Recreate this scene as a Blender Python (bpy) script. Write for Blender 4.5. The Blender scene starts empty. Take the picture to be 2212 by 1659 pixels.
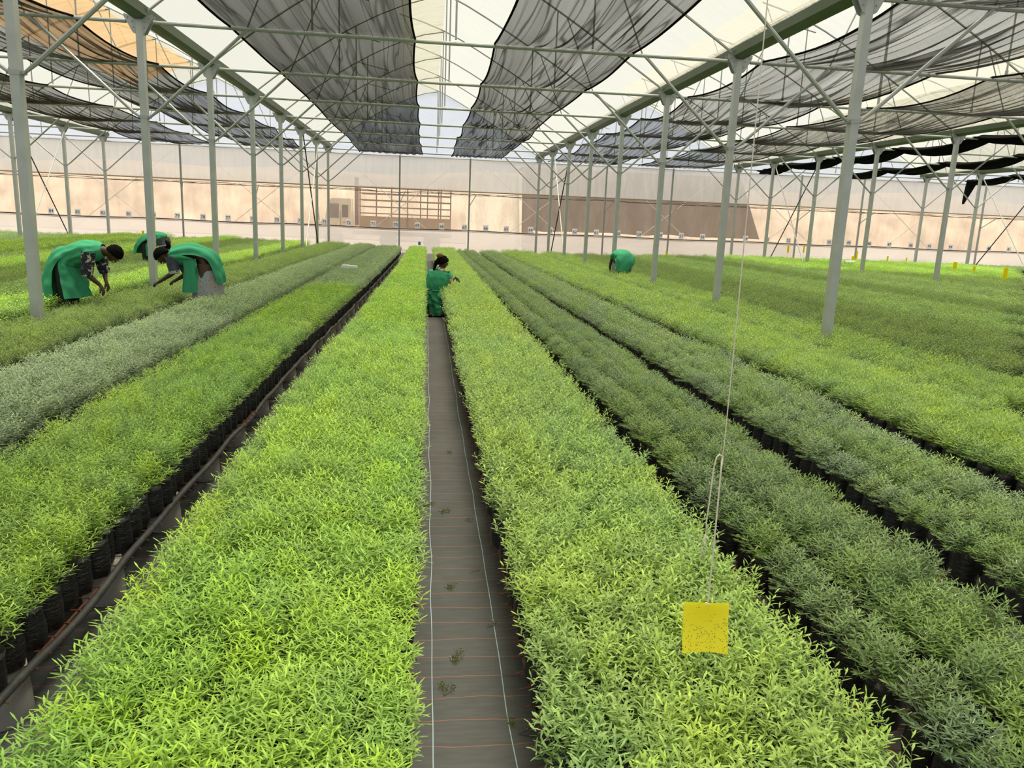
import bpy, bmesh, math, random
import numpy as np
from mathutils import Vector, Matrix, noise
C = bpy.context.scene
COL = C.collection
rnd = random.Random(7)
PI = math.pi

# ------------------------------------------------------------------ camera, sky, sun, exposure
F, YAW, PITCH, ROLL, CAMZ = 1681.6, 0.115787, 0.209777, 0.041819, 1.8
def basis():
    cy, sy, cp, sp = math.cos(YAW), math.sin(YAW), math.cos(PITCH), math.sin(PITCH)
    f = Vector((sy*cp, cy*cp, -sp)); r = Vector((cy, -sy, 0)); u = r.cross(f)
    return f, r*math.cos(ROLL) + u*math.sin(ROLL), -r*math.sin(ROLL) + u*math.cos(ROLL)
BF, BR, BU = basis()
cd = bpy.data.cameras.new('camera'); cam = bpy.data.objects.new('camera', cd); COL.objects.link(cam)
cd.sensor_fit = 'HORIZONTAL'; cd.sensor_width = 36; cd.lens = F/2212*36; cd.clip_start = .05; cd.clip_end = 500
m = Matrix.Identity(4)
for i in range(3):
    m[i][0], m[i][1], m[i][2] = BR[i], BU[i], -BF[i]
m[2][3] = CAMZ
cam.matrix_world = m
C.camera = cam
def at(x, y, Y):                                   # photo point -> world point in the plane at depth Y
    d = BF*F + BR*(x-1106) - BU*(y-829.5)
    d *= Y/d.y
    return Vector((d.x, d.y, d.z + CAMZ))
def px(p):
    d = Vector(p) - Vector((0, 0, CAMZ)); z = d.dot(BF)
    if z < .05: return None
    return 1106 + F*d.dot(BR)/z, 829.5 - F*d.dot(BU)/z

w = bpy.data.worlds.new('sky'); C.world = w; w.use_nodes = True
bg = w.node_tree.nodes['Background']; bg.inputs[0].default_value = (.93, .965, 1.0, 1); bg.inputs[1].default_value = .97
sd = bpy.data.lights.new('sun', 'SUN'); sd.energy = 12.5; sd.angle = math.radians(45); sd.color = (1, .96, .88)
sun = bpy.data.objects.new('sun', sd); COL.objects.link(sun); sun.rotation_euler = (math.radians(-12), math.radians(4), 0)
C.view_settings.view_transform = 'Standard'; C.view_settings.look = 'None'
C.view_settings.gamma = 1; C.view_settings.use_curve_mapping = False
C.view_settings.exposure = 0.0
cy_ = C.cycles
cy_.use_denoising = True
cy_.max_bounces = 7; cy_.diffuse_bounces = 3; cy_.glossy_bounces = 2; cy_.transmission_bounces = 4
cy_.transparent_max_bounces = 24; cy_.caustics_reflective = False; cy_.caustics_refractive = False

# ------------------------------------------------------------------ materials
MATS = {}
class NT:
    def __init__(s, name):
        s.m = bpy.data.materials.new(name); s.m.use_nodes = True; s.t = s.m.node_tree; s.t.nodes.clear()
        s.out = s.t.nodes.new('ShaderNodeOutputMaterial'); MATS[name] = s.m
    def n(s, typ, ins=None, **kw):
        nd = s.t.nodes.new('ShaderNode'+typ)
        for k, v in kw.items(): setattr(nd, k, v)
        for k, v in (ins or {}).items():
            if hasattr(v, 'is_output'): s.t.links.new(v, nd.inputs[k])
            else:
                if isinstance(v, tuple) and len(v) == 3 and nd.inputs[k].type == 'RGBA': v = v + (1,)
                nd.inputs[k].default_value = v
        return nd
    def noise(s, vec, scale, detail=3, sc=(1, 1, 1), rough=.5):
        mp = s.n('Mapping', {'Vector': vec, 'Scale': sc})
        return s.n('TexNoise', {'Vector': mp.outputs[0], 'Scale': scale, 'Detail': detail, 'Roughness': rough}).outputs[0]
    def ramp(s, fac, stops):
        r = s.n('ValToRGB', {'Fac': fac}); cr = r.color_ramp
        while len(cr.elements) < len(stops): cr.elements.new(.5)
        for e, (p, c) in zip(cr.elements, stops):
            e.position = p; e.color = (c if isinstance(c, tuple) else (c, c, c)) + (1,)
        return r.outputs[0]
    def mix(s, fac, a, b):
        nd = s.n('MixRGB', {0: fac, 1: a, 2: b}); return nd.outputs[0]
    def math(s, op, a, b=0.0, c=0.0): return s.n('Math', {0: a, 1: b, 2: c}, operation=op).outputs[0]
    def done(s, sh): s.t.links.new(sh, s.out.inputs[0]); return s.m
def pbr(name, col, rough=.5, metal=0, var=.12, vscale=8, bump=0, bscale=60, spec=.5):
    t = NT(name); g = t.n('TexCoord').outputs['Object']
    nz = t.noise(g, vscale, 4)
    c = t.mix(nz, tuple(max(0, x*(1-var*2)) for x in col), tuple(min(1, x*(1+var)) for x in col))
    ins = {'Base Color': c, 'Roughness': rough, 'Metallic': metal, 'Specular IOR Level': spec}
    if bump:
        b = t.n('Bump', {'Strength': bump, 'Distance': .01, 'Height': t.noise(g, bscale, 4)}); ins['Normal'] = b.outputs[0]
    return t.done(t.n('BsdfPrincipled', ins).outputs[0])
def leafmat(name, dark, light, patch=None, pscale=1.2, trans=.4):
    """leaf green varied per plant and along the shoots; thin leaves let light through"""
    t = NT(name)
    oi = t.n('ObjectInfo'); geo = t.n('NewGeometry')
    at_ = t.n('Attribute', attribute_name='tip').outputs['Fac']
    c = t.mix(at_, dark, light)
    hv = t.n('HueSaturation', {'Hue': t.math('MULTIPLY_ADD', oi.outputs['Random'], .022, .489), 'Saturation': t.math('MULTIPLY_ADD', oi.outputs['Random'], -.16, 1.06),
                               'Value': t.math('MULTIPLY', t.math('MULTIPLY_ADD', geo.outputs['Random Per Island'], .5, .77), t.math('MULTIPLY_ADD', oi.outputs['Random'], -.26, 1.13)), 'Color': c}).outputs[0]
    if patch:
        nz = t.noise(oi.outputs['Location'], pscale, 2, (1, .5, 0))
        f = t.ramp(nz, [(.42, 0.0), (.6, 1.0)])
        hv = t.mix(t.math('MULTIPLY', f, patch[0]), hv, t.n('MixRGB', {0: 1.0, 1: hv, 2: patch[1]}, blend_type='MULTIPLY').outputs[0])
    d = t.n('BsdfDiffuse', {'Color': hv}).outputs[0]
    tc = t.n('MixRGB', {0: 1.0, 1: hv, 2: (1.12, 1.1, .7)}, blend_type='MULTIPLY').outputs[0]
    tr = t.n('BsdfTranslucent', {'Color': tc}).outputs[0]
    a = t.n('MixShader', {0: trans, 1: d, 2: tr}).outputs[0]
    gl = t.n('BsdfGlossy', {'Color': (1, 1, 1), 'Roughness': .45}).outputs[0]
    fr = t.n('Fresnel', {'IOR': 1.35}).outputs[0]
    return t.done(t.n('MixShader', {0: t.math('MULTIPLY', fr, .6), 1: a, 2: gl}).outputs[0])
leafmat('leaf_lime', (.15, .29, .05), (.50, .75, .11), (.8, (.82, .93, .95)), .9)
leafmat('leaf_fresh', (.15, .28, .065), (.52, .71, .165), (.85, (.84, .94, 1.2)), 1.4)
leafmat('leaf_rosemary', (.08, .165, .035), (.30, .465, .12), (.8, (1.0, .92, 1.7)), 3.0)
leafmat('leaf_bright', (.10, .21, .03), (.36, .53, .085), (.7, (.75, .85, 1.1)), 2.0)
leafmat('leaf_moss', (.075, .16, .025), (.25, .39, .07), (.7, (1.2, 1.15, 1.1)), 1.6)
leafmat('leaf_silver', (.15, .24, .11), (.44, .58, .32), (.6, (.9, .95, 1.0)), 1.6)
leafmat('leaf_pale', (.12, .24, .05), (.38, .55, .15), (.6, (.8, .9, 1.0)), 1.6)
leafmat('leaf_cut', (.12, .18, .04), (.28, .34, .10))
pbr('galvanised', (.50, .53, .50), .5, .35, .12, 5, .12, 30)
pbr('galvanised_thin', (.42, .44, .42), .45, .4, .15, 6)
pbr('gutter_paint', (.085, .12, .065), .5, .2, .25, 1.5)
pbr('pale_steel', (.62, .62, .60), .5, .2, .1, 5)
pbr('dark_steel', (.07, .05, .06), .5, .3, .1, 5)
pbr('rust', (.17, .06, .03), .85, .1, .35, 40, .4, 90)
pbr('soil', (.035, .024, .016), .95, 0, .4, 60, .8, 80)
pbr('support_clay', (.50, .48, .44), .8, 0, .12, 6, .15, 25)
pbr('hose_black', (.075, .075, .075), .55, 0, .4, 14, .3, 40)
pbr('digit_blue', (.05, .08, .16), .6, 0, .05)
pbr('twine', (.82, .76, .62), .8, 0, .12, 60)
pbr('roll_rod', (.50, .38, .25), .6, .1, .15, 3)
pbr('marker_blue', (.03, .22, .65), .5, 0, .05)
pbr('white_plastic', (.85, .86, .84), .4, 0, .05)
pbr('skin', (.075, .032, .018), .5, 0, .12, 14)
pbr('hair_black', (.006, .005, .005), .95, 0, .3, 90, 1.0, 140, .08)
pbr('eye_white', (.22, .2, .19), .4)
pbr('hair_brown', (.16, .07, .035), .8, 0, .3, 90, .8, 120)
pbr('trouser_dark', (.02, .02, .022), .9)
pbr('trouser_grey', (.17, .165, .17), .9)
pbr('shirt_denim', (.075, .085, .11), .9, 0, .35, 25)
pbr('cuff_white', (.55, .56, .6), .9)
pbr('outside_earth', (.37, .295, .23), .95, 0, .3, .5, .5, 3)
pbr('cut_bank', (.15, .095, .07), .95, 0, .2, .4, .4, 2)
pbr('truck_cream', (.85, .78, .66), .6, 0, .08)
pbr('truck_tan', (.42, .28, .15), .6, 0, .15, 1)
pbr('truck_rail', (.22, .13, .09), .7, 0, .1)
pbr('truck_glass', (.16, .13, .11), .15)
pbr('rubber', (.03, .03, .03), .8)

def cloth(name, col, trans=.22, weave=.18):
    t = NT(name); g = t.n('TexCoord').outputs['Object']
    c = t.mix(t.noise(g, 3, 3), tuple(x*.88 for x in col), tuple(min(1, x*1.08) for x in col))
    b = t.n('Bump', {'Strength': weave, 'Distance': .004, 'Height': t.noise(g, 300, 2)}).outputs[0]
    d = t.n('BsdfPrincipled', {'Base Color': c, 'Roughness': .85, 'Specular IOR Level': .15, 'Normal': b}).outputs[0]
    tr = t.n('BsdfTranslucent', {'Color': c}).outputs[0]
    return t.done(t.n('MixShader', {0: trans, 1: d, 2: tr}).outputs[0])
cloth('apron_green', (.075, .43, .225))
def floral(name, base, spots, scale):
    t = NT(name); g = t.n('TexCoord').outputs['Object']
    c = base
    for i, (col, th) in enumerate(spots):
        nz = t.noise(g, scale*(1+.5*i), 2, (1+i, 1, 1.3))
        c = t.mix(t.ramp(nz, [(th, 0.0), (th+.03, 1.0)]), c, col)
    return t.done(t.n('BsdfPrincipled', {'Base Color': c, 'Roughness': .85}).outputs[0])
floral('shirt_dark_floral', (.012, .014, .025), [((.55, .48, .36), .58), ((.10, .13, .22), .6)], 16)
floral('shirt_red_floral', (.75, .70, .64), [((.60, .05, .03), .52)], 22)
floral('skirt_faded_floral', (.30, .33, .34), [((.42, .25, .2), .55), ((.12, .2, .28), .6)], 20)

# black polythene bag
t = NT('bag_plastic'); g = t.n('TexCoord').outputs['Object']
nz = t.noise(g, 14, 5, (1, 1, 4.5), .65)
b = t.n('Bump', {'Strength': .9, 'Distance': .012, 'Height': nz}).outputs[0]
sp = t.ramp(t.noise(g, 160, 1), [(.72, 0.0), (.76, 1.0)])
t.done(t.n('BsdfPrincipled', {'Base Color': t.mix(sp, (.012, .012, .013), (.2, .2, .2)), 'Roughness': .3, 'Normal': b}).outputs[0])
# woven ground cloth: black, dusty, red cross threads and blue lengthwise threads
t = NT('weed_mat'); g = t.n('TexCoord').outputs['Object']
sx = t.n('SeparateXYZ', {0: g})
wob = t.math('MULTIPLY_ADD', t.noise(g, 3.5, 3), .05, -.025)
yy = t.math('FRACT', t.math('DIVIDE', t.math('ADD', sx.outputs[1], wob), .14))
red = t.math('LESS_THAN', yy, .028)
def line(x):
    return t.math('LESS_THAN', t.math('ABSOLUTE', t.math('SUBTRACT', t.math('ADD', sx.outputs[0], t.math('MULTIPLY_ADD', t.noise(g, 1.1, 1), .04, -.02)), x)), .0017)
blu = t.math('MAXIMUM', line(.055), line(.335))
base = t.mix(t.noise(g, 1.3, 5, (1, 1, 1), .65), (.05, .053, .056), (.15, .155, .158))
base = t.mix(t.ramp(t.noise(g, 9, 4, (1, 5, 1)), [(.3, 0.0), (.75, .5)]), base, (.05, .048, .045))
fine = t.n('TexWave', {'Vector': g, 'Scale': 160.0, 'Distortion': .4}, bands_direction='Y').outputs[1]
base = t.mix(t.math('MULTIPLY', fine, .18), base, (.16, .15, .135))
base = t.mix(t.math('MULTIPLY', red, .75), base, (.36, .15, .11))
base = t.mix(t.math('MULTIPLY', blu, .85), base, (.45, .62, .72))
t.done(t.n('BsdfPrincipled', {'Base Color': base, 'Roughness': .75, 'Specular IOR Level': .3}).outputs[0])
# polythene films: part see-through, part milky, with streaks of dirt
def film(name, tint, milk, milky, streak_sc, dirt, dirt_amt=.5, trans_share=.8, scale=1.2):
    t = NT(name); g = t.n('TexCoord').outputs['Object']
    nz = t.noise(g, scale, 6, streak_sc, .7)
    d = t.ramp(nz, [(.42, 0.0), (.72, 1.0)])
    d = t.math('MULTIPLY', d, dirt_amt)
    col = t.mix(d, milk, dirt)
    tr = t.n('BsdfTransparent', {'Color': t.mix(d, tint, tuple(a*b for a, b in zip(tint, dirt)))}).outputs[0]
    df = t.n('BsdfDiffuse', {'Color': col}).outputs[0]
    tl = t.n('BsdfTranslucent', {'Color': col}).outputs[0]
    m1 = t.n('MixShader', {0: trans_share, 1: df, 2: tl}).outputs[0]
    return t.done(t.n('MixShader', {0: t.math('ADD', t.math('MULTIPLY', d, .25), milky), 1: tr, 2: m1}).outputs[0])
film('roof_film', (.77, .75, .655), (.80, .785, .71), .11, (.9, 7, .9), (.56, .55, .48), .85)
film('gable_film', (.64, .68, .74), (.70, .74, .80), .35, (1, 1, 3), (.8, .82, .86), .3, .8)
film('wall_film_white', (.52, .50, .47), (.52, .51, .485), .7, (4, 1, .6), (.7, .66, .6), .35, .7)
film('wall_film_clear', (.93, .87, .78), (.60, .55, .47), .20, (1.6, 1, .5), (.62, .54, .46), .65, .7, 1.1)
film('skirt_film', (.75, .71, .66), (.70, .665, .62), .80, (1, 1, 5), (.74, .66, .58), .4, .6)
film('orange_film', (.95, .70, .46), (.75, .52, .34), .45, (1, 4, 1), (.7, .4, .22), .3)
# knitted shade net: the more edge-on, the denser
def net_mat(name, openness, col, line=.45):
    t = NT(name); g = t.n('TexCoord').outputs['Object']; geo = t.n('NewGeometry')
    dp = t.math('ABSOLUTE', t.n('VectorMath', {0: geo.outputs['Normal'], 1: geo.outputs['Incoming']}, operation='DOT_PRODUCT').outputs['Value'])
    uu = t.n('Attribute', attribute_name='u').outputs['Fac']; vv = t.n('SeparateXYZ', {0: g}).outputs[1]
    q = t.n('CombineXYZ', {0: uu, 1: t.math('MULTIPLY', vv, .011), 2: 0.0}).outputs[0]
    dens = t.noise(q, 7, 3, (1, 1, 1), .6)
    ridge = t.math('ABSOLUTE', t.math('SUBTRACT', t.noise(q, 15, 1.5, (1, 1, 1), .5), .5))
    rl = t.ramp(ridge, [(0.0, line), (.03, 1.0)])
    fine = t.noise(g, 60, 2)
    op = t.math('MULTIPLY', t.math('MULTIPLY', openness, rl), t.math('MULTIPLY_ADD', t.ramp(dens, [(.35, 1.0), (.68, .3)]), .45, .68))
    op = t.math('MULTIPLY', op, t.math('MULTIPLY_ADD', fine, .3, .85))
    open_ = t.math('POWER', op, t.math('DIVIDE', 1.0, t.math('MAXIMUM', t.math('POWER', dp, .3), .45)))
    d = t.n('BsdfDiffuse', {'Color': col}).outputs[0]
    tr = t.n('BsdfTransparent', {}).outputs[0]
    return t.done(t.n('MixShader', {0: open_, 1: d, 2: tr}).outputs[0])
net_mat('shade_net_dense', .34, (.06, .055, .048), .6)
net_mat('shade_net', .46, (.055, .052, .048), .4)
net_mat('shade_net_open', .58, (.05, .048, .045), .3)
net_mat('shade_net_bunched', .02, (.012, .012, .012))
# sticky card speckled with caught insects
t = NT('sticky_card_print'); g = t.n('TexCoord').outputs['Object']
vo = t.n('TexVoronoi', {'Vector': g, 'Scale': 260.0, 'Randomness': 1.0})
pick = t.math('GREATER_THAN', t.n('SeparateColor', {0: vo.outputs['Color']}).outputs[0], .45)
zz = t.n('SeparateXYZ', {0: g}).outputs[2]
clus = t.math('GREATER_THAN', t.math('SUBTRACT', t.noise(g, 38, 2), t.math('MULTIPLY', zz, 2.4)), .45)
dot = t.math('MULTIPLY', t.math('LESS_THAN', vo.outputs['Distance'], .3), t.math('MULTIPLY', pick, clus))
yel = t.mix(t.noise(g, 30, 2, (1, 1, 4)), (.96, .87, .004), (.99, .93, .02))
yc = t.mix(t.math('MULTIPLY', dot, .8), yel, (.13, .09, .02))
t.done(t.n('MixShader', {0: .4, 1: t.n('BsdfPrincipled', {'Base Color': yc, 'Roughness': .25}).outputs[0], 2: t.n('BsdfTranslucent', {'Color': yc}).outputs[0]}).outputs[0])
t = NT('sticky_yellow'); t.done(t.n('MixShader', {0: .5, 1: t.n('BsdfDiffuse', {'Color': (.96, .85, .01)}).outputs[0], 2: t.n('BsdfTranslucent', {'Color': (.97, .86, .01)}).outputs[0]}).outputs[0])
t = NT('number_white'); t.done(t.n('MixShader', {0: .6, 1: t.n('BsdfDiffuse', {'Color': (.85, .86, .88)}).outputs[0], 2: t.n('BsdfTranslucent', {'Color': (.85, .86, .88)}).outputs[0]}).outputs[0])

# ------------------------------------------------------------------ helpers
def mesh(name, verts, faces, mat, smooth=False, mi=None):
    me = bpy.data.meshes.new(name); me.from_pydata([tuple(v) for v in verts], [], faces)
    mats = mat if isinstance(mat, (list, tuple)) else [mat]
    for k in mats: me.materials.append(MATS[k])
    if mi: me.polygons.foreach_set('material_index', mi)
    if smooth: me.polygons.foreach_set('use_smooth', [True]*len(me.polygons))
    me.update(); return me
def add(name, me, parent=None, loc=None, label=None, cat=None, group=None, kind=None, rotz=0):
    o = bpy.data.objects.new(name, me); COL.objects.link(o)
    if parent: o.parent = parent
    if loc is not None: o.location = loc
    if rotz: o.rotation_euler = (0, 0, rotz)
    tag(o, label, cat, group, kind); return o
def tag(o, label=None, cat=None, group=None, kind=None):
    if label: o['label'] = label
    if cat: o['category'] = cat
    if group: o['group'] = group
    if kind: o['kind'] = kind
class MB:
    def __init__(s): s.v = []; s.f = []; s.mi = []; s.k = 0
    def face(s, *i): s.f.append(tuple(i)); s.mi.append(s.k)
    def box(s, c, d, R=None):
        b = len(s.v)
        for x in (-1, 1):
            for y in (-1, 1):
                for z in (-1, 1):
                    p = Vector((x*d[0]/2, y*d[1]/2, z*d[2]/2))
                    if R: p = R @ p
                    s.v.append(p + Vector(c))
        for q in ((0, 1, 3, 2), (4, 6, 7, 5), (0, 4, 5, 1), (2, 3, 7, 6), (0, 2, 6, 4), (1, 5, 7, 3)): s.face(*[b+i for i in q])
    def tube(s, pts, r, n=6, cap=True):
        pts = [Vector(p) for p in pts]; rr = r if isinstance(r, (list, tuple)) else [r]*len(pts)
        base = len(s.v); up = Vector((0, 0, 1)); prev = None
        for i, p in enumerate(pts):
            d = (pts[min(i+1, len(pts)-1)] - pts[max(i-1, 0)]).normalized()
            if prev is None:
                a = d.cross(up) if abs(d.z) < .95 else d.cross(Vector((1, 0, 0)))
            else: a = prev - d*prev.dot(d)
            a.normalize(); prev = a; bb = d.cross(a)
            for k in range(n):
                an = 2*PI*k/n; s.v.append(p + (a*math.cos(an) + bb*math.sin(an))*rr[i])
        for i in range(len(pts)-1):
            for k in range(n):
                k2 = (k+1) % n
                s.face(base+i*n+k, base+i*n+k2, base+(i+1)*n+k2, base+(i+1)*n+k)
        if cap:
            s.face(*[base+k for k in range(n)][::-1]); s.face(*[base+(len(pts)-1)*n+k for k in range(n)])
    def grid(s, rows, close=False):
        b = len(s.v); n = len(rows[0])
        for r in rows: s.v += [Vector(p) for p in r]
        for i in range(len(rows)-1):
            for k in range(n if close else n-1):
                k2 = (k+1) % n
                s.face(b+i*n+k, b+i*n+k2, b+(i+1)*n+k2, b+(i+1)*n+k)
    def ball(s, c, r, n=10, m_=7, R=None):
        rows = []
        for i in range(m_+1):
            th = PI*i/m_; row = []
            for k in range(n):
                a = 2*PI*k/n; p = Vector((math.sin(th)*math.cos(a)*r[0], math.sin(th)*math.sin(a)*r[1], math.cos(th)*r[2]))
                row.append((R @ p if R else p) + Vector(c))
            rows.append(row)
        s.grid(rows, True)
    def me(s, name, mat, smooth=False): return mesh(name, s.v, s.f, mat, smooth, s.mi)
    def obj(s, name, mat, parent=None, smooth=False, **kw): return add(name, s.me(name, mat, smooth), parent, **kw)
def empty(name, loc, label, cat, group=None, kind=None, rotz=0):
    return add(name, None, None, loc, label, cat, group, kind, rotz)
def copy_tree(root, loc=None, rotz=None, label=None, group=None, scale=None):
    r = root.copy(); COL.objects.link(r)
    if loc is not None: r.location = loc
    if rotz is not None: r.rotation_euler = (0, 0, rotz)
    if scale is not None: r.scale = scale
    if label: r['label'] = label
    if group: r['group'] = group
    for ch in KIDS[root.name]:
        c = ch.copy(); COL.objects.link(c); c.parent = r
        c.matrix_parent_inverse = ch.matrix_parent_inverse
    return r
KIDS = {}
def reg(root, *kids): KIDS[root.name] = list(kids); return root
ORD = ['nearest', 'second', 'third', 'fourth', 'fifth', 'sixth', 'seventh', 'eighth', 'ninth', 'tenth', 'eleventh', 'twelfth']

# ------------------------------------------------------------------ greenhouse frame
Z0 = CAMZ
XG = {g: -4.438 + 9.6*g for g in range(-2, 5)}
Y0, S = 9.48, 3.955
YK = {k: Y0 + S*k for k in range(-4, 8)}
YW = YK[7]
ZG, ZB, ZT = Z0+2.75, Z0+1.32, Z0+2.72
ROWNAME = {-2: 'far left outer', -1: 'outer left', 0: 'left', 1: 'right', 2: 'outer right', 3: 'far right', 4: 'furthest right'}
# floor and ground
mb = MB(); mb.v = [(-30, -6.5, 0), (38, -6.5, 0), (38, YW+.5, 0), (-30, YW+.5, 0)]; mb.face(0, 1, 2, 3)
fl = mb.obj('floor', 'weed_mat', label='black woven ground cloth with red cross threads covering the greenhouse floor', cat='floor', kind='structure')
mb = MB(); rows = []
for i in range(25):
    row = []
    for j in range(41):
        x = -60 + j*3.4; y = YW + .5 + i*1.6
        h = -.05
        row.append((x, y, h + .06*noise.noise(Vector((x*.3, y*.3, 0)))))
    rows.append(row)
mb.grid(rows)
mb.obj('ground_outside', 'outside_earth', label='bare brown earth outside beyond the film wall', cat='ground', kind='structure', smooth=True)

# posts with plate, gusset and two braces each
def post_parts():
    p = MB(); p.box((0, 0, ZG/2), (.10, .115, ZG)); post_me = p.me('post', 'galvanised')
    b = MB(); b.box((0, 0, ZB), (.19, .06, .035)); b.box((0, 0, ZB), (.115, .13, .05))
    for s in (-1, 1): b.tube([(s*.085, -.04, ZB), (s*.085, .04, ZB)], .012)
    plate_me = b.me('brace_plate', 'galvanised_thin')
    gs = []
    for s in (-1, 1):
        g_ = MB(); y = .062
        for yy_ in (-.062, .052):
            v = [(s*.05, yy_, ZG-.22), (s*.09, yy_, ZG-.2), (s*.21, yy_, ZG+.02), (s*.21, yy_, ZG+.07), (s*.05, yy_, ZG+.02)]
            bb = len(g_.v); g_.v += [Vector(q) for q in v] + [Vector((q[0], yy_+.01, q[2])) for q in v]
            g_.face(*[bb+i for i in range(5)]); g_.face(*[bb+9-i for i in range(5)])
            for i in range(5): g_.face(bb+i, bb+(i+1) % 5, bb+5+(i+1) % 5, bb+5+i)
        for q in ((.08, -.12), (.1, -.04), (.16, .02)): g_.tube([(s*q[0], -.075, ZG+q[1]), (s*q[0], -.06, ZG+q[1])], .012)
        gs.append(g_.me('gusset', 'galvanised_thin'))
    br = []
    for s in (-1, 1):
        r_ = MB(); r_.tube([(s*.09, 0, ZB+.01), (s*.2, 0, ZB+.10), (s*1.6, 0, ZT-.02), (s*1.68, 0, ZT+.02)], [.018, .026, .026, .016], 7)
        br.append(r_.me('brace', 'galvanised_thin'))
    return post_me, plate_me, gs, br
post_me, plate_me, gus_me, br_me = post_parts()
for g_ in range(-1, 5):
    for k in range(0, 8):
        o = add('steel_post', None, None, (XG[g_], YK[k] if k < 7 else YW-.12, 0),
                'galvanised square post with braces, %s of the %s gutter row' % (ORD[k] if k < 7 else 'last', ROWNAME[g_]), 'post', 'gutter posts of the greenhouse')
        add('shaft', post_me, o); add('brace_plate', plate_me, o)
        for a in gus_me: add('gusset', a, o)
        for a in br_me: add('brace', a, o)
# thin posts of the end wall
for n in range(-4, 13):
    if n % 3 == 0: continue
    x = -4.438 + 3.2*n
    mb = MB(); mb.box((0, 0, (Z0+2.6)/2), (.07, .07, Z0+2.6)); mb.box((0, -.04, Z0+.9), (.10, .03, .06))
    mb.tube([(0, -.04, Z0+.45), (.28, -.75, Z0+.98)], .018)
    mb.obj('wall_post', 'galvanised_thin', loc=(x, YW-.12, 0), label='thin end wall stud, %s from the left' % (ORD+['thirteenth'])[[q for q in range(-4, 13) if q % 3].index(n)], cat='post', group='thin studs of the end wall')
# gutters
for g_ in range(-2, 5):
    prof = [(-.13, .16), (-.115, .02), (-.06, -.03), (.06, -.03), (.115, .02), (.13, .16), (.11, .16), (.1, .03), (-.1, .03), (-.11, .16)]
    mb = MB(); rows = [[(px_, y, pz + ZG + .03) for px_, pz in prof] for y in (YK[-4], YW+.3)]
    mb.grid(rows, True)
    mb.obj('gutter_beam', 'gutter_paint', loc=(XG[g_], 0, 0), label='long dark green gutter beam on the %s post row' % ROWNAME[g_], cat='gutter', group='gutter beams')
# tie bars
SPN = {-2: 'far left', -1: 'left', 0: 'central', 1: 'right', 2: 'second right', 3: 'outermost right'}
for sp_ in range(-2, 4):
    mb = MB(); L_ = 9.6; mb.tube([(.2, 0, ZT), (L_/2, 0, ZT-.015), (L_-.2, 0, ZT)], .03, 8)
    for s in (.2, L_-.2): mb.box((s, 0, ZT), (.18, .012, .05))
    tm = mb.me('tie_bar', 'galvanised_thin')
    for k in range(-3, 8):
        add('tie_bar', tm, None, (XG[sp_], YK[k] if k < 7 else YW-.12, 0), 'horizontal steel tie bar across the %s span, %s' % (SPN[sp_], 'number %d behind the first' % -k if k < 0 else (ORD[k] + ' seen from the camera')), 'beam', 'tie bars across the spans')
# cross rods along the gutter rows
for g_ in range(-1, 5):
    for a, b_, mt, wd in ((5, 6, 'dark_steel', 'dark'), (6, 5, 'pale_steel', 'pale')):
        mb = MB(); mb.tube([(0, YK[a], ZG-.1), (0, YK[b_], .05)], .022)
        mb.obj('cross_rod', mt, loc=(XG[g_]+.07, 0, 0), label='%s diagonal bracing rod between the last posts of the %s row' % (wd, ROWNAME[g_]), cat='rod')
# roof profile of a span (x from its left gutter)
RX, RZ = 4.84, Z0+5.5
def zl(x): tt = x/RX; return ZG + .08 + (RZ-.05-ZG-.08)*(1-(1-tt)**1.5)
def zr(x): tt = (9.6-x)/(9.6-RX); return ZG + .08 + (RZ-ZG-.08)*(1-(1-tt)**1.12)
lp = [(x, zl(x)) for x in np.linspace(0, RX, 10)]
rp = [(x, zr(x)) for x in np.linspace(9.6, RX, 10)] + [(RX-.6, RZ+.2), (RX-1.3, RZ+.38)]
# arches
def arch():
    a = MB(); a.tube([(x, 0, z-.05) for x, z in lp], .022, 5); left = a.me('arch_rib', 'galvanised_thin')
    a = MB(); a.tube([(x, 0, z-.05) for x, z in rp], .022, 5); right = a.me('arch_rib', 'galvanised_thin')
    web = []
    for (x1, z1), (x2, z2) in [((1.6, ZT), (2.3, zl(2.3))), ((3.2, ZT+1.5), (2.3, zl(2.3))), ((7.95, ZT), (7.3, zr(7.3))), ((RX-1.2, RZ+.3), (RX-.9, zl(RX-.9)))]:
        a = MB(); a.tube([(x1, 0, z1), (x2, 0, z2-.05)], .014, 5); web.append(a.me('web_rod', 'galvanised_thin'))
    drop = []
    for x, f in ((2.6, zl), (RX+.02, zr), (7.1, zr)):
        a = MB(); a.tube([(x, 0, f(x)-.05), (x, 0, ZT+.14)], .017, 5); a.box((x, 0, ZT+.1), (.03, .05, .1)); drop.append(a.me('dropper', 'galvanised_thin'))
    return left, right, web, drop
L_, R_, WB, DR = arch()
ar0 = {}
for sp_ in range(-2, 4):
    for k in range(-1, 8):
        o = empty('roof_arch', (XG[sp_], YK[k] if k < 7 else YW-.1, 0), 'thin steel roof arch over the %s span, %s' % (SPN[sp_], 'above the camera' if k < 0 else ORD[k] + ' from the camera'), 'arch', 'roof arches')
        add('arch_rib', L_, o); add('arch_rib', R_, o)
        for a in WB: add('web_rod', a, o)
        for a in DR: add('dropper', a, o)
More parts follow.
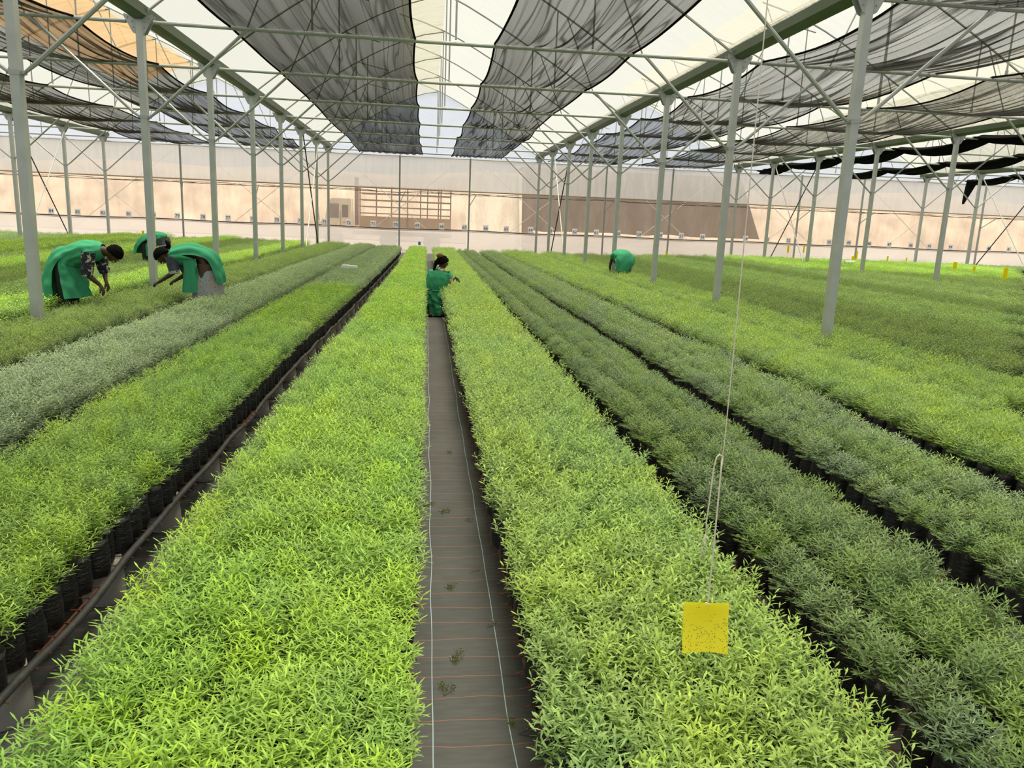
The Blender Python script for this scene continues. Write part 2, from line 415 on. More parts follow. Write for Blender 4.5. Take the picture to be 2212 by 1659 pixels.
# ceiling film
ce = empty('ceiling', (0, 0, 0), 'cream polythene roof skins stretched over the arches with grey dirt streaks', 'roof', kind='structure')
for sp_ in range(-2, 4):
    for pr in (lp, rp):
        mb = MB(); rows = []
        ys = np.linspace(YK[-4], YW+.42, 45)
        for y in ys:
            sag = -.03*abs(math.sin(PI*(y-YK[0])/S))
            rows.append([(x+XG[sp_], y, z + .02 + sag*(1 if 0 < i < len(pr)-1 else 0)) for i, (x, z) in enumerate(pr)])
        mb.grid(rows); mb.obj('roof_skin', 'roof_film', ce, smooth=True)
mb = MB(); rows = []
for y in np.linspace(19, 34, 9):
    rows.append([(x+XG[-1], y, zr(x)-.09 if x > RX else zl(x)-.09) for x in (RX-2.3, RX-1.8, RX-1.3, RX-.8, RX-.4, RX-.05)])
mb.grid(rows); mb.obj('vent_flap', 'orange_film', None, smooth=True, label='orange film vent flap below the roof of the left span', cat='vent flap')
# end wall
wb = empty('wall_back', (0, YW+.3, 0), 'film end wall with white upper band, clear window band and pale skirt', 'wall', kind='structure')
def band(name, z1, z2, mat, y=0, x1=-30, x2=36, nx=67, amp=.02):
    mb = MB(); rows = []
    for i in range(5):
        z = z1 + (z2-z1)*i/4
        rows.append([(x, y + amp*noise.noise(Vector((x*1.3, z*1.5, 5))) + .02*math.sin(x*PI/3.2), z) for x in np.linspace(x1, x2, nx)])
    mb.grid(rows); return mb.obj(name, mat, wb, smooth=True)
band('upper_film', Z0+1.12, Z0+2.62, 'wall_film_white')
band('window_film', Z0-.68, Z0+1.12, 'wall_film_clear', .02)
band('skirt_panel', -.02, Z0-.66, 'skirt_film', .0, amp=.06)
for sp_ in range(-2, 4):
    mb = MB(); xs = [p[0] for p in lp] + [p[0] for p in rp[:10]][::-1][1:]; zs = [p[1] for p in lp] + [p[1] for p in rp[:10]][::-1][1:]
    n = len(xs); mb.v = [Vector((XG[sp_]+x, .05, Z0+2.6)) for x in xs] + [Vector((XG[sp_]+x, .05, z)) for x, z in zip(xs, zs)]
    for i in range(n-1): mb.face(i, i+1, n+i+1, n+i)
    mb.obj('gable_film', 'gable_film', wb)
for nm, z, r, mt, y in (('film_rod', Z0+1.12, .035, 'roll_rod', -.04), ('film_cable', Z0+.97, .014, 'dark_steel', -.1), ('sill_rail', Z0-.68, .028, 'dark_steel', -.05), ('top_rail', Z0+2.58, .03, 'pale_steel', -.05), ('fixing_strip', Z0-.74, .012, 'roll_rod', -.05)):
    mb = MB(); mb.tube([(x, y, z + (.02*math.sin(x*.9) if r < .03 else 0)) for x in np.linspace(-30, 36, 67)], r, 6); mb.obj(nm, mt, wb)
mb = MB()
for q in range(3): mb.tube([(x, -.13-.02*q, Z0+.99 + .05*math.sin(x*(1.1+.5*q)+q)) for x in np.linspace(-30, 36, 200)], .007, 4)
mb.obj('slack_rope', 'dark_steel', wb)
for x in (-20.4, -14.0, -7.6, -1.2, 5.2, 11.6, 18.0, 24.4):
    for q in (-1, 1):
        mb = MB(); mb.tube([(x-q*2.6, .5, 0), (x+q*2.6, .5, Z0+2.4)], .016); mb.obj('outer_brace', 'pale_steel', wb)
# numbers hung along the sill
NUMS = {84: -16.53, 83: -15.42, 82: -14.35, 81: -13.25, 80: -12.2, 79: -11.16, 78: -10.05, 77: -8.95, 76: -7.87, 75: -6.79, 74: -5.75, 73: -4.66, 72: -3.57, 71: -2.45, 70: -1.42, 69: -.42, 68: .72, 67: 1.78, 66: 2.79, 65: 3.76, 64: 4.92, 63: 5.86, 62: 7.05, 61: 8.1, 60: 9.17, 59: 10.2, 58: 11.25, 57: 12.3, 56: 13.36, 55: 14.4, 54: 15.55, 53: 16.65, 52: 17.76, 51: 18.87, 50: 19.87, 49: 20.9, 48: 21.98, 47: 23.05, 46: 24.2, 45: 25.2, 44: 26.35, 43: 27.4, 42: 28.45, 41: 29.55}
mb = MB(); mb.box((0, 0, 0), (.24, .012, .29)); plm = mb.me('plate', 'number_white')
TXT = []
for nmb, x in NUMS.items():
    o = add('number_plate', plm, None, (x, YW+.17, Z0-.52), 'small white card reading %d on the end wall sill' % nmb, 'sign', 'row number cards on the end wall')
    tc = bpy.data.curves.new('digits', 'FONT'); tc.body = str(nmb); tc.size = .19; tc.align_x = 'CENTER'; tc.align_y = 'CENTER'; tc.extrude = .003; tc.offset = .0015
    tc.materials.append(MATS['digit_blue'])
    d = add('digits', tc, o, (0, -.011, 0)); d.rotation_euler = (PI/2, 0, 0); TXT.append(d)

dg = bpy.context.evaluated_depsgraph_get()
for d in TXT:
    me = bpy.data.meshes.new_from_object(d.evaluated_get(dg)); me.name = 'digits'
    o = bpy.data.objects.new('digits', me); COL.objects.link(o); o.parent = d.parent; o.location = d.location; o.rotation_euler = d.rotation_euler
for d in TXT: bpy.data.objects.remove(d)
# ------------------------------------------------------------------ outside things seen through the film
mb = MB(); rows = []
for i in range(9):
    z = [0, .4, 1.5, 3, 4, 4.6, 5, 5.2, 5.2][i]; y = [54, 54.5, 56, 58, 60, 62, 66, 72, 80][i]
    rows.append([(x, y + 1.0*noise.noise(Vector((x*.15, z*.3, 1))), z*(1+.25*noise.noise(Vector((x*.08, 0, 3))))) for x in np.linspace(-60, 75, 60)])
mb.grid(rows); mb.obj('earth_bank', 'outside_earth', smooth=True, label='pale brown earth bank running behind everything outside', cat='earth bank', kind='structure')
# dark cut bank behind the right of centre, its right end sloping down
mb = MB(); X1, X2 = 5.25, 19.4; rows = []
for i, z in enumerate((0, 1.0, 2.2, 3.6, 4.6)):
    rows.append([(X1 + (X2 - .33*z - X1)*j/20, 43.4 + .22*z + .12*noise.noise(Vector((j*.7, z, 2))), z) for j in range(21)])
rows.append([(p[0], p[1]+4, p[2]) for p in rows[-1]])
mb.grid(rows); mb.obj('cut_bank', 'cut_bank', smooth=True, label='dark brown earth face outside, right of the parked truck', cat='earth bank', kind='structure')
mb = MB(); rows = []
for i, (y, z) in enumerate(((41, 0), (41, .95), (41.3, 1.15), (42.2, 1.2), (43.3, 1.0))):
    rows.append([(5.6 + 14.2*j/24, y + .1*noise.noise(Vector((j*.5, z, 8))), z*(1+.1*noise.noise(Vector((j*.35, 2, 8))))) for j in range(25)])
mb.grid(rows); mb.obj('soil_heap', 'outside_earth', smooth=True, label='low tan ridge of soil in front of the dark earth face outside', cat='soil heap')
mb = MB(); rows = []
for i in range(6):
    rows.append([(2.2+3.0*j/10, 44+.35*i+.25*math.sin(j*1.2), i*.85*(1+.05*math.sin(j*2))) for j in range(11)])
mb.grid(rows); mb.obj('pale_tarpaulin', 'truck_cream', smooth=True, label='crumpled pale sheet hanging outside behind the truck', cat='sheet')
# truck at Y ~ 41
TY = 40.6; sc = TY/YW
tr = empty('truck', (0, TY, 0), 'cream truck with a tan slatted cargo bed parked outside behind the film', 'truck')
cx0, cx1 = -5.15, -3.75; zc = Z0+.55
mb = MB(); ring = [(-5.35, .45), (-5.4, 1.2), (-5.05, 1.35), (-4.9, 2.25), (-4.7, 2.42), (-3.75, 2.42), (-3.7, .45)]
for y in (0, 1.8): mb.v += [Vector((x, y, z)) for x, z in ring]
n = len(ring); mb.face(*range(n)); mb.face(*[2*n-1-i for i in range(n)])
for i in range(n): mb.face(i, (i+1) % n, n+(i+1) % n, n+i)
cab = mb.obj('cab', 'truck_cream', tr)
for nm, x1, x2, z1, z2 in (('side_window', -4.88, -4.36, 1.45, 2.15), ('side_window', -4.2, -3.9, 1.5, 2.1)):
    mb = MB(); mb.box(((x1+x2)/2, -.01, (z1+z2)/2), (x2-x1, .03, z2-z1)); mb.obj(nm, 'truck_glass', cab)
mb = MB(); mb.box((-4.28, -.012, 1.2), (.02, .02, 1.2)); mb.box((-4.1, -.02, 1.25), (.1, .03, .03)); mb.obj('door_seam', 'truck_rail', cab)
mb = MB(); mb.tube([(-5.3, -.1, 1.3), (-5.35, -.25, 1.9)], .02); mb.box((-5.35, -.26, 1.75), (.05, .14, .35)); mb.obj('mirror', 'truck_rail', cab)
mb = MB(); mb.box((-3.55, .9, 2.3), (.2, .2, 2.4)); mb.obj('exhaust_stack', 'truck_rail', tr)
bx1, bx2 = -3.35, 1.25
mb = MB(); mb.box(((bx1+bx2)/2, .9, 1.3), (bx2-bx1, 1.9, .62)); mb.obj('cargo_side', 'truck_tan', tr)
mb = MB(); mb.box(((bx1+bx2)/2, -.07, .98), (bx2-bx1, .04, .06)); mb.box((-.95, -.08, 1.3), (.06, .05, .66)); mb.obj('side_trim', 'truck_rail', tr)
for z in np.linspace(1.75, 3.05, 5):
    mb = MB(); mb.box(((bx1+bx2)/2, 0, z), (bx2-bx1, .05, .055)); mb.box(((bx1+bx2)/2, 1.75, z), (bx2-bx1, .05, .055)); mb.obj('rail', 'truck_rail', tr)
for x in (bx1+.04, -2.5, -1.75, -.95, -.3, .05, .6, .72, bx2-.04):
    mb = MB(); mb.box((x, -.03, 2.35), (.06, .05, 1.5)); mb.obj('stake', 'truck_rail', tr)
for x in (-4.6, -1.9, .3):
    mb = MB(); mb.tube([(x, -.1, .45), (x, .2, .45)], .45, 20); mb.obj('wheel', 'rubber', tr)
mb = MB(); mb.box((-1.8, .9, .75), (6.2, .8, .2)); mb.obj('chassis', 'truck_rail', tr)

# ------------------------------------------------------------------ shade nets
def net(x1, x2, label, seed, mat='shade_net', ya=-5.5, yb=YW-.25, sag=.2, pl=26, amp=.035, wob=.12):
    mb = MB(); rows = []; nx = 150; ny = 9
    ks = [k for k in YK if YK[k] <= yb+.5]
    ys = []
    for k in range(-3, 7):
        for j in range(ny): ys.append(YK[k] + S*j/ny)
    ys.append(yb)
    ys = [y for y in ys if y <= yb]
    for y in ys:
        ph = ((y-YK[0])/S) % 1.0
        cat = 4*ph*(1-ph)
        row = []
        for i in range(nx+1):
            u = i/nx
            pinch = .14*cat*math.sin(PI*(u-.5))            # edges pull in between bars
            x = x1 + (x2-x1)*(u - pinch*.11) + wob*noise.noise(Vector((seed, y*.12, u*1.5)))
            dv = u*pl + 1.6*noise.noise(Vector((seed+3, y*.07, u*2.0))) + .35*noise.noise(Vector((seed+7, y*.3, u*5)))
            a = amp*(.35+.7*cat)*(.35+abs(noise.noise(Vector((seed, u*4, y*.06))))*1.9)
            fold = math.sin(2*PI*dv)
            sg = sag*cat*(.75+.6*noise.noise(Vector((seed+9, u*2.2, round((y-YK[0])/S-.5)*1.7)))) * (.65+.35*math.sin(PI*u))
            z = ZT + .045 - sg + a*fold - (.02*(1-cat))
            if y > YW-1.0: z -= .12*(y-YW+1.0)
            row.append((x, y, z))
        rows.append(row)
    mb.grid(rows)
    # dark selvedge cords along both long edges
    o = mb.obj('shade_net', mat, smooth=True, label=label, cat='shade net')
    at_ = o.data.attributes.new('u', 'FLOAT', 'POINT'); at_.data.foreach_set('value', [seed*1.7+(x2-x1)/3*i/nx for _ in rows for i in range(nx+1)])
    for side in (0, nx):
        e = MB(); e.tube([(p[0], p[1], p[2]-.005) for p in (r_[side] for r_ in rows)], .018, 5); e.obj('selvedge', 'shade_net_bunched', o)
    return o
net(-3.05, -.25, 'black shade net over the bed left of the central path', 1, 'shade_net_dense', sag=.16, pl=9, amp=.03)
net(1.08, 3.38, 'black shade net over the bed right of the central path', 2, sag=.2, pl=13, amp=.04)
net(5.6, 8.7, 'black shade net nearest the right post row, in the right span', 3, 'shade_net_open', sag=.28, pl=13, amp=.05)
net(9.75, 12.95, 'pleated black shade net further right, in the right span', 4, 'shade_net_open', sag=.28, pl=14, amp=.05)
net(-8.05, -5.35, 'black shade net left of the left post row', 5, sag=.25, pl=12, amp=.045)
net(-12.3, -9.3, 'black shade net in the outer half of the left span', 6, sag=.25, pl=12, amp=.045)
net(-21.4, -18.3, 'black shade net over the farthest left beds', 8, sag=.25, pl=12, amp=.045)
def bunch(x, label, seed, tail=False):
    mb = MB(); rows = []
    for y in np.linspace(4, YW-1.0, 90):
        ph = ((y-YK[0])/S) % 1.0; cat = 4*ph*(1-ph)
        cx_ = x + .22*noise.noise(Vector((seed, y*.2, 0))); r1 = .28+.12*noise.noise(Vector((seed, y*.5, 3)))+.1*cat; r2 = .07+.05*cat
        row = []
        for i in range(30):
            a = 2*PI*i/30; k_ = 1+.28*math.sin(a*5+4*noise.noise(Vector((seed, y*.25, 5))))
            row.append((cx_ + r1*k_*math.cos(a), y, ZT + .03 - .2*cat + r2*k_*math.sin(a)))
        rows.append(row)
    mb.grid(rows, True)
    if tail:
        b = Vector((x, YW-1.0, ZT-.02)); rows = []
        for i in range(10):
            t_ = i/9; r1 = .25*(1-t_)**.7+.02
            rows.append([(b.x - .35*t_ + r1*math.cos(a)*(1+.3*math.sin(3*a)), b.y - .1 + .08*math.sin(a), b.z - 1.15*t_) for a in np.linspace(0, 2*PI, 14)[:-1]])
        mb.grid(rows, True)
    mb.obj('bunched_net', 'shade_net_bunched', smooth=True, label=label, cat='shade net')
bunch(15.6, 'rolled up black net just right of the outer right posts', 1)
bunch(19.9, 'rolled up black net in the middle of the second right span', 2)
bunch(26.1, 'rolled up black net with a torn tail hanging down at its far end', 3, True)

# ------------------------------------------------------------------ people
def skin_body(name, parent, chains, root):
    """chains: list of [(point, radius), ...]; chains join where points coincide. One continuous skinned body."""
    vs, rs, es, idx = [], [], [], {}
    def vid(p, r):
        key = tuple(round(c, 4) for c in p)
        if key not in idx: idx[key] = len(vs); vs.append(tuple(p)); rs.append(r)
        return idx[key]
    for ch in chains:
        last = None
        for p, r in ch:
            i = vid(p, r)
            if last is not None and last != i: es.append((last, i))
            last = i
    me = bpy.data.meshes.new(name); me.from_pydata(vs, es, [])
    me.materials.append(MATS['skin'])
    o = bpy.data.objects.new(name, me); COL.objects.link(o)
    md = o.modifiers.new('s', 'SKIN'); md.use_smooth_shade = True
    for i, sv in enumerate(me.skin_vertices[0].data):
        sv.radius = (rs[i], rs[i]) if not isinstance(rs[i], tuple) else rs[i]
        sv.use_root = (i == idx[tuple(round(c, 4) for c in root)])
    o.modifiers.new('d', 'SUBSURF').levels = 1; o.modifiers['d'].render_levels = 1
    dg = bpy.context.evaluated_depsgraph_get(); dg.update()
    m2 = bpy.data.meshes.new_from_object(o.evaluated_get(dg)); 
    bpy.data.objects.remove(o); m2.name = name
    if not m2.materials: m2.materials.append(MATS['skin'])
    m2.polygons.foreach_set('use_smooth', [True]*len(m2.polygons))
    return add(name, m2, parent)
def lerp(a, b, t_): return Vector(a)*(1-t_) + Vector(b)*t_
def hand(w_, d, side, up, curl=.6, s=1.0):
    """chains for palm, four fingers and thumb; w_ wrist, d pointing direction, side across the palm, up = back of the hand"""
    d = Vector(d).normalized(); side = Vector(side).normalized(); up = Vector(up).normalized()
    pc = Vector(w_) + d*.045*s; ch = [[(Vector(w_), .024*s), (pc, .030*s)]]
    for i, (o_, ln) in enumerate(((-.028, .062), (-.010, .074), (.010, .070), (.027, .055))):
        k0 = pc + side*o_*s + d*.035*s
        k1 = k0 + (d*(1-.3*curl) - up*.55*curl)*ln*.5*s
        k2 = k1 + (d*(1-curl) - up*1.0*curl)*ln*.5*s
        ch.append([(pc, .030*s), (k0, .0105*s), (k1, .0095*s), (k2, .0075*s)])
    t0 = pc - side*.034*s - d*.012*s; t1 = t0 - side*.018*s + d*.028*s - up*.02*s; t2 = t1 + d*.026*s - up*.018*s + side*.006*s
    ch.append([(pc, .030*s), (t0, .012*s), (t1, .011*s), (t2, .009*s)])
    return ch
def head(nk, c, face, up, s=1.0):
    """neck point nk, head centre c, looking along face, crown along up"""
    face = Vector(face).normalized(); up = Vector(up).normalized(); sd_ = face.cross(up).normalized()
    c = Vector(c); ch = [[(Vector(nk), .055*s), (c - up*.055*s - face*.01*s, .06*s), (c, .092*s), (c + up*.055*s - face*.015*s, .075*s)]]
    jaw = c - up*.065*s + face*.04*s
    ch.append([(c, .092*s), (jaw, .048*s), (jaw + face*.035*s - up*.022*s, .026*s)])
    nb = c + face*.078*s - up*.004*s
    ch.append([(c, .092*s), (nb, .022*s), (nb + face*.028*s - up*.03*s, .014*s)])
    for q in (-1, 1):
        e0 = c + sd_*q*.078*s - up*.005*s - face*.008*s
        ch.append([(c, .092*s), (e0, .016*s), (e0 + sd_*q*.016*s - face*.008*s + up*.008*s, .013*s)])
    return ch, sd_
def face_bits(parent, c, face, up, s=1.0):
    face = Vector(face).normalized(); up = Vector(up).normalized(); sd_ = face.cross(up).normalized(); c = Vector(c)
    for q in (-1, 1):
        mb = MB(); mb.ball(c + face*.088*s + sd_*q*.032*s + up*.008*s, (.011*s,)*3); e = mb.obj('eye', 'eye_white', parent, smooth=True)
        mb = MB(); mb.ball(c + face*.0955*s + sd_*q*.032*s + up*.008*s, (.006*s,)*3); mb.obj('iris', 'hair_black', e, smooth=True)
    mb = MB(); b0 = c + face*.088*s - up*.058*s
    mb.tube([b0 - sd_*.022*s - face*.004*s, b0 + face*.008*s + up*.003*s, b0 + sd_*.022*s - face*.004*s], [.003*s, .007*s, .003*s], 6); mb.obj('mouth', 'hair_brown', parent, smooth=True)
def hair_cap(name, parent, c, face, up, mat, s=1.0, back=.35, thick=1.0):
    face = Vector(face).normalized(); up = Vector(up).normalized(); sd_ = face.cross(up).normalized(); c = Vector(c)
    ax = (up - face*back).normalized(); f2 = (face - ax*face.dot(ax)).normalized()
    mb = MB(); rows = []
    for i in range(12):
        th = i/11*PI*.53; row = []
        for k in range(20):
            a = 2*PI*k/20
            r = .112*s*thick*(1 + .10*noise.noise(Vector((i*1.1, k*1.3, s*7))))
            row.append(c - face*.012*s + up*.006*s + ax*math.cos(th)*r*1.02 + (f2*math.cos(a)*1.0 + sd_*math.sin(a)*.9)*math.sin(th)*r)
        rows.append(row)
    rows.append([lerp(p, c, .25) for p in rows[-1]])
    mb.grid(rows, True)
    return mb.obj(name, mat, parent, smooth=True)
def loft(name, parent, rings, mat, n=40, gap=None, fold=0, nf=7, seed=0, wall=.006):
    """rings: (centre, u, v, ru, rv, foldscale, gap angle); gap opens a slit centred on +u"""
    mb = MB(); outer = []
    for j, (c, u, v, ru, rv, fs, gp) in enumerate(rings):
        c, u, v = Vector(c), Vector(u).normalized(), Vector(v).normalized(); row = []
        for k in range(n+1):
            a = gp/2 + (2*PI-gp)*k/n
            fd = 1 + fold*fs*(math.sin(a*nf + seed + .25*j + 2*noise.noise(Vector((seed, j*.25, a)))) *.6 + noise.noise(Vector((a*2, j*.35, seed)))*.8)
            row.append(c + u*math.cos(a)*ru*fd + v*math.sin(a)*rv*fd)
        outer.append(row)
    mb.grid(outer)
    inner = [[lerp(p, rings[j][0], min(.4, wall/max(.02, rings[j][3]))) for p in row] for j, row in enumerate(outer)]
    mb.grid([r[::-1] for r in inner])
    b = len(mb.v); m1 = outer[-1]; m2_ = inner[-1]
    mb.grid([m1, m2_])
    return mb.obj(name, mat, parent, smooth=True)
def rings_along(pts, u, specs):
    """pts path; specs (ru, rv, fold, gap) per point; rings lie across the path"""
    out = []
    u = Vector(u).normalized()
    for i, p in enumerate(pts):
        d = (Vector(pts[min(i+1, len(pts)-1)]) - Vector(pts[max(i-1, 0)])).normalized()
        v = d.cross(u).normalized(); uu = v.cross(d).normalized()
        out.append((Vector(p), uu, v) + tuple(specs[i]))
    return out
def dense(pts, specs, m_=4):
    P, Q = [], []
    for i in range(len(pts)-1):
        for j in range(m_):
            t_ = j/m_; P.append(lerp(pts[i], pts[i+1], t_)); Q.append(tuple(a*(1-t_)+b*t_ for a, b in zip(specs[i], specs[i+1])))
    P.append(Vector(pts[-1])); Q.append(specs[-1])
    for _ in range(2): P = [P[0]] + [(P[i-1]+P[i]*2+P[i+1])/4 for i in range(1, len(P)-1)] + [P[-1]]
    return P, Q

def bent_person(Y, sgn, pts, label, sleeve, legs_mat, hairstyle=1.0, skirt=None, grp='workers in green aprons'):
    """pts in photo pixels at depth Y, seen from the side, facing sgn along X"""
    P = {k: at(v[0], v[1], Y) for k, v in pts.items()}
    base = Vector((P['hip'].x, Y, 0))
    root = empty('person', base, label, 'person', grp)
    def W(p, dy=0): p = Vector(p); return Vector((p.x, p.y+dy, p.z)) - base
    s = 1.0; near, far = -.17, .17
    hip, waist, chest, sh, nk, hd = [P[k] for k in ('hip', 'waist', 'chest', 'shoulder', 'neck', 'head')]
    ch = [[(W(hip), .13), (W(waist), .115), (W(chest), .135), (W(sh), .10), (W(nk), .052)]]
    fdir = P['face'] - hd
    updir = Vector((-fdir.z, 0, fdir.x))*sgn
    hc, _ = head(W(nk), W(hd), fdir, updir, 1.0); ch += hc
    for q, tag_ in ((near, 'near'), (far, 'far')):
        e, wr, hn = P[tag_+'_elbow'], P[tag_+'_wrist'], P[tag_+'_hand']
        sj = W(P['shoulder_joint'], q)
        el = W(e, q*1.1); w_ = W(wr, q*.6); d = (W(hn, q*.6) - w_)
        ch.append([(W(sh), .10), (sj, .058), (lerp(sj, el, .5), .047), (el, .037), (lerp(el, w_, .35), .037), (w_, .024)])
        ch += [c_ for c_ in hand(w_, d, Vector((0, 1, 0)), Vector((sgn*.6, 0, .6)), .7)]
    for q in (-.1, .1):
        hj = W(hip, q) + Vector((0, 0, -.06)); kn = Vector((hj.x*.5 + sgn*.02, q*1.1, base_z(P['hip'].z)*.52)); an = Vector((-sgn*.02, q*1.1, .09))
        ch.append([(W(hip), .13), (hj, .095), (lerp(hj, kn, .5), .08), (kn, .056), (lerp(kn, an, .35), .056), (an, .036), (an + Vector((sgn*.09, 0, -.045)), .034), (an + Vector((sgn*.17, 0, -.06)), .024)])
    body = skin_body('body', root, ch, W(hip))
    face_bits(body, W(hd), fdir, updir)
    hair_cap('hair', root, W(hd), fdir, updir, 'hair_black', 1.0, .55, hairstyle)
    for tag_, q in (('near', near), ('far', far)):
        sj = W(P['shoulder_joint'], q); el = W(P[tag_+'_elbow'], q*1.1); ext = lerp(sj, el, 1.12)
        A, B = dense([sj + Vector((0, 0, .03)), lerp(sj, el, .5), el, ext], [(.085, .085, 1, 0), (.078, .078, 1, 0), (.072, .072, 1, 0), (.055, .055, 1, 0)], 4)
        sl = loft('sleeve', root, rings_along(A, (0, 1, 0), B), sleeve, 24, fold=.09, nf=5, seed=q)
        if sleeve == 'shirt_denim':
            A, B = dense([lerp(sj, el, .92), ext], [(.078, .078, 1, 0), (.066, .066, 1, 0)], 3)
            loft('cuff', sl, rings_along(A, (0, 1, 0), B), 'cuff_white', 24, fold=.1, nf=5, seed=q)
    for q in (-.1, .1):
        hj = W(hip, q) + Vector((0, 0, -.02)); an = Vector((-sgn*.02, q*1.1, .14)); kn = Vector((hj.x*.5+sgn*.02, q*1.1, P['hip'].z*.52))
        A, B = dense([hj, kn, an], [(.12, .12, 1, 0), (.085, .085, 1, 0), (.07, .07, 1, 0)], 5)
        loft('trouser_leg', root, rings_along(A, (0, 1, 0), B), legs_mat, 20, fold=.05, nf=4, seed=q)
    if skirt:
        A, B = dense([W(hip) + Vector((0, 0, -.1)), W(hip)+Vector((0, 0, -.3)), W(hip) + Vector((0, 0, -.62))], [(.2, .17, 1, 0), (.23, .2, 1, 0), (.26, .24, 1, 0)], 4)
        loft('skirt', root, rings_along(A, (0, 1, 0), B), skirt, 30, fold=.07, nf=8, seed=2)
    return root, P, W
def base_z(z): return z

# worker at the left post, facing right
r1, P, W = bent_person(10.9, 1, dict(hip=(140, 560), waist=(162, 546), chest=(190, 540), shoulder=(212, 539), neck=(228, 541), head=(247, 549), face=(252, 562),
    shoulder_joint=(203, 549), near_elbow=(200, 590), near_wrist=(224, 615), near_hand=(231, 629), far_elbow=(213, 588), far_wrist=(222, 608), far_hand=(229, 625)),
    'person in a green apron and dark flowered shirt bending right beside the left post', 'shirt_dark_floral', 'trouser_dark')
A, B = dense([W(at(224, 540, 10.9)), W(at(212, 541, 10.9)), W(at(188, 543, 10.9)), W(at(160, 549, 10.9)), W(at(141, 562, 10.9)), W(at(138, 585, 10.9)), W(at(140, 610, 10.9)), W(at(145, 642, 10.9))],
             [(.11, .08, .2, 0), (.235, .125, .5, .0), (.23, .15, .8, 0), (.21, .14, 1, 0), (.23, .18, 1, .05), (.25, .22, 1, .35), (.27, .26, 1.2, .5), (.29, .29, 1.3, .6)], 5)
loft('apron', r1, rings_along(A, (0, -1, 0), B), 'apron_green', 56, fold=.1, nf=9, seed=1)
# worker facing left
r2, P, W = bent_person(12.0, -1, dict(hip=(448, 566), waist=(428, 548), chest=(402, 546), shoulder=(378, 550), neck=(364, 552), head=(350, 553), face=(345, 566),
    shoulder_joint=(378, 558), near_elbow=(385, 586), near_wrist=(350, 607), near_hand=(338, 613), far_elbow=(398, 592), far_wrist=(376, 606), far_hand=(366, 611)),
    'person in a green apron and grey shirt bending left over the moss green bed', 'shirt_denim', 'skin', 1.04, 'skirt_faded_floral')
A, B = dense([W(at(368, 552, 12)), W(at(377, 552, 12)), W(at(400, 549, 12)), W(at(426, 552, 12)), W(at(446, 566, 12)), W(at(452, 588, 12)), W(at(455, 612, 12))],
             [(.1, .08, .2, 0), (.24, .13, .5, 0), (.235, .165, .8, .0), (.22, .17, 1, .3), (.24, .2, 1, .9), (.25, .2, 1, 1.3), (.26, .21, 1.3, 1.6)], 5)
loft('apron', r2, rings_along(A, (0, -1, 0), B), 'apron_green', 56, fold=.11, nf=9, seed=4)
A, B = dense([W(at(408, 560, 11.82)), W(at(412, 585, 11.82)), W(at(414, 632, 11.82))], [(.03, .09, 1, 0), (.04, .10, 1, 0), (.05, .13, 1, 0)], 5)
loft('apron_front', r2, rings_along(A, (0, -1, 0), B), 'apron_green', 30, fold=.12, nf=5, seed=3)
# worker far behind the second left post, turned away
r3, P, W = bent_person(18.6, 1, dict(hip=(318, 524), waist=(330, 515), chest=(342, 513), shoulder=(352, 516), neck=(357, 521), head=(357, 531), face=(360, 540),
    shoulder_joint=(352, 519), near_elbow=(357, 531), near_wrist=(361, 541), near_hand=(363, 547), far_elbow=(360, 528), far_wrist=(364, 539), far_hand=(367, 545)),
    'person in a green apron bending right, partly hidden behind the second left post', 'shirt_denim', 'trouser_dark')
A, B = dense([W(at(356, 517, 18.6)), W(at(352, 514, 18.6)), W(at(342, 514, 18.6)), W(at(330, 517, 18.6)), W(at(318, 525, 18.6)), W(at(313, 537, 18.6)), W(at(312, 550, 18.6))],
             [(.1, .08, .2, 0), (.23, .12, .5, 0), (.23, .15, .8, .0), (.22, .17, 1, .2), (.24, .19, 1, .5), (.25, .22, 1, .9), (.26, .23, 1.2, 1.1)], 5)
loft('apron', r3, rings_along(A, (0, -1, 0), B), 'apron_green', 56, fold=.07, nf=8, seed=7)

# woman kneeling in the central path, back to the camera, face turned right
KY = 14.25
kb = Vector((.15, KY, 0)); r4 = empty('person', kb, 'kneeling person in a green apron and black headscarf in the central path', 'person', 'workers in green aprons')
def K(x, y, dy=0): p = at(x, y, KY); return Vector((p.x, p.y+dy, p.z)) - kb
pel, wai, che, shd, nck, hea = K(943, 640), K(941, 625), K(946, 602), K(949, 589), K(953, 581), K(957, 567, .02)
fdir = Vector((.85, .42, -.25)); updir = Vector((.22, .05, 1))
ch = [[(pel, .13), (wai, .105), (che, .125), (shd, .095), (nck, .048)]]
hc, _ = head(nck, hea, fdir, updir, .98); ch += hc
rsj, rel, rwr = K(967, 593), K(971, 612, .06), K(984, 601, .22)
rfa = K(993, 608, .26)
ch.append([(shd, .095), (rsj, .052), (lerp(rsj, rel, .5), .043), (rel, .034), (lerp(rel, rwr, .4), .034), (rwr, .022)]); ch += hand(rwr, rfa-rwr, (.3, 1, 0), (0, 0, 1), .7, .95)
lsj, lel, lwr = K(931, 594), K(930, 612, .1), K(952, 612, .3)
ch.append([(shd, .095), (lsj, .052), (lerp(lsj, lel, .5), .043), (lel, .034), (lwr, .022)]); ch += hand(lwr, (1, .4, -.3), (.3, 1, 0), (0, 0, 1), .7, .95)
for q in (-.09, .09):
    hj = pel + Vector((q, 0, -.06)); kn = Vector((pel.x+q*1.2, .22, .07)); an = Vector((pel.x+q*1.1, -.16, .06))
    ch.append([(pel, .13), (hj, .09), (lerp(hj, kn, .5), .078), (kn, .056), (lerp(kn, an, .4), .052), (an, .036), (an + Vector((0, -.12, -.02)), .026)])
bd = skin_body('body', r4, ch, pel); face_bits(bd, hea, fdir, updir, .98)
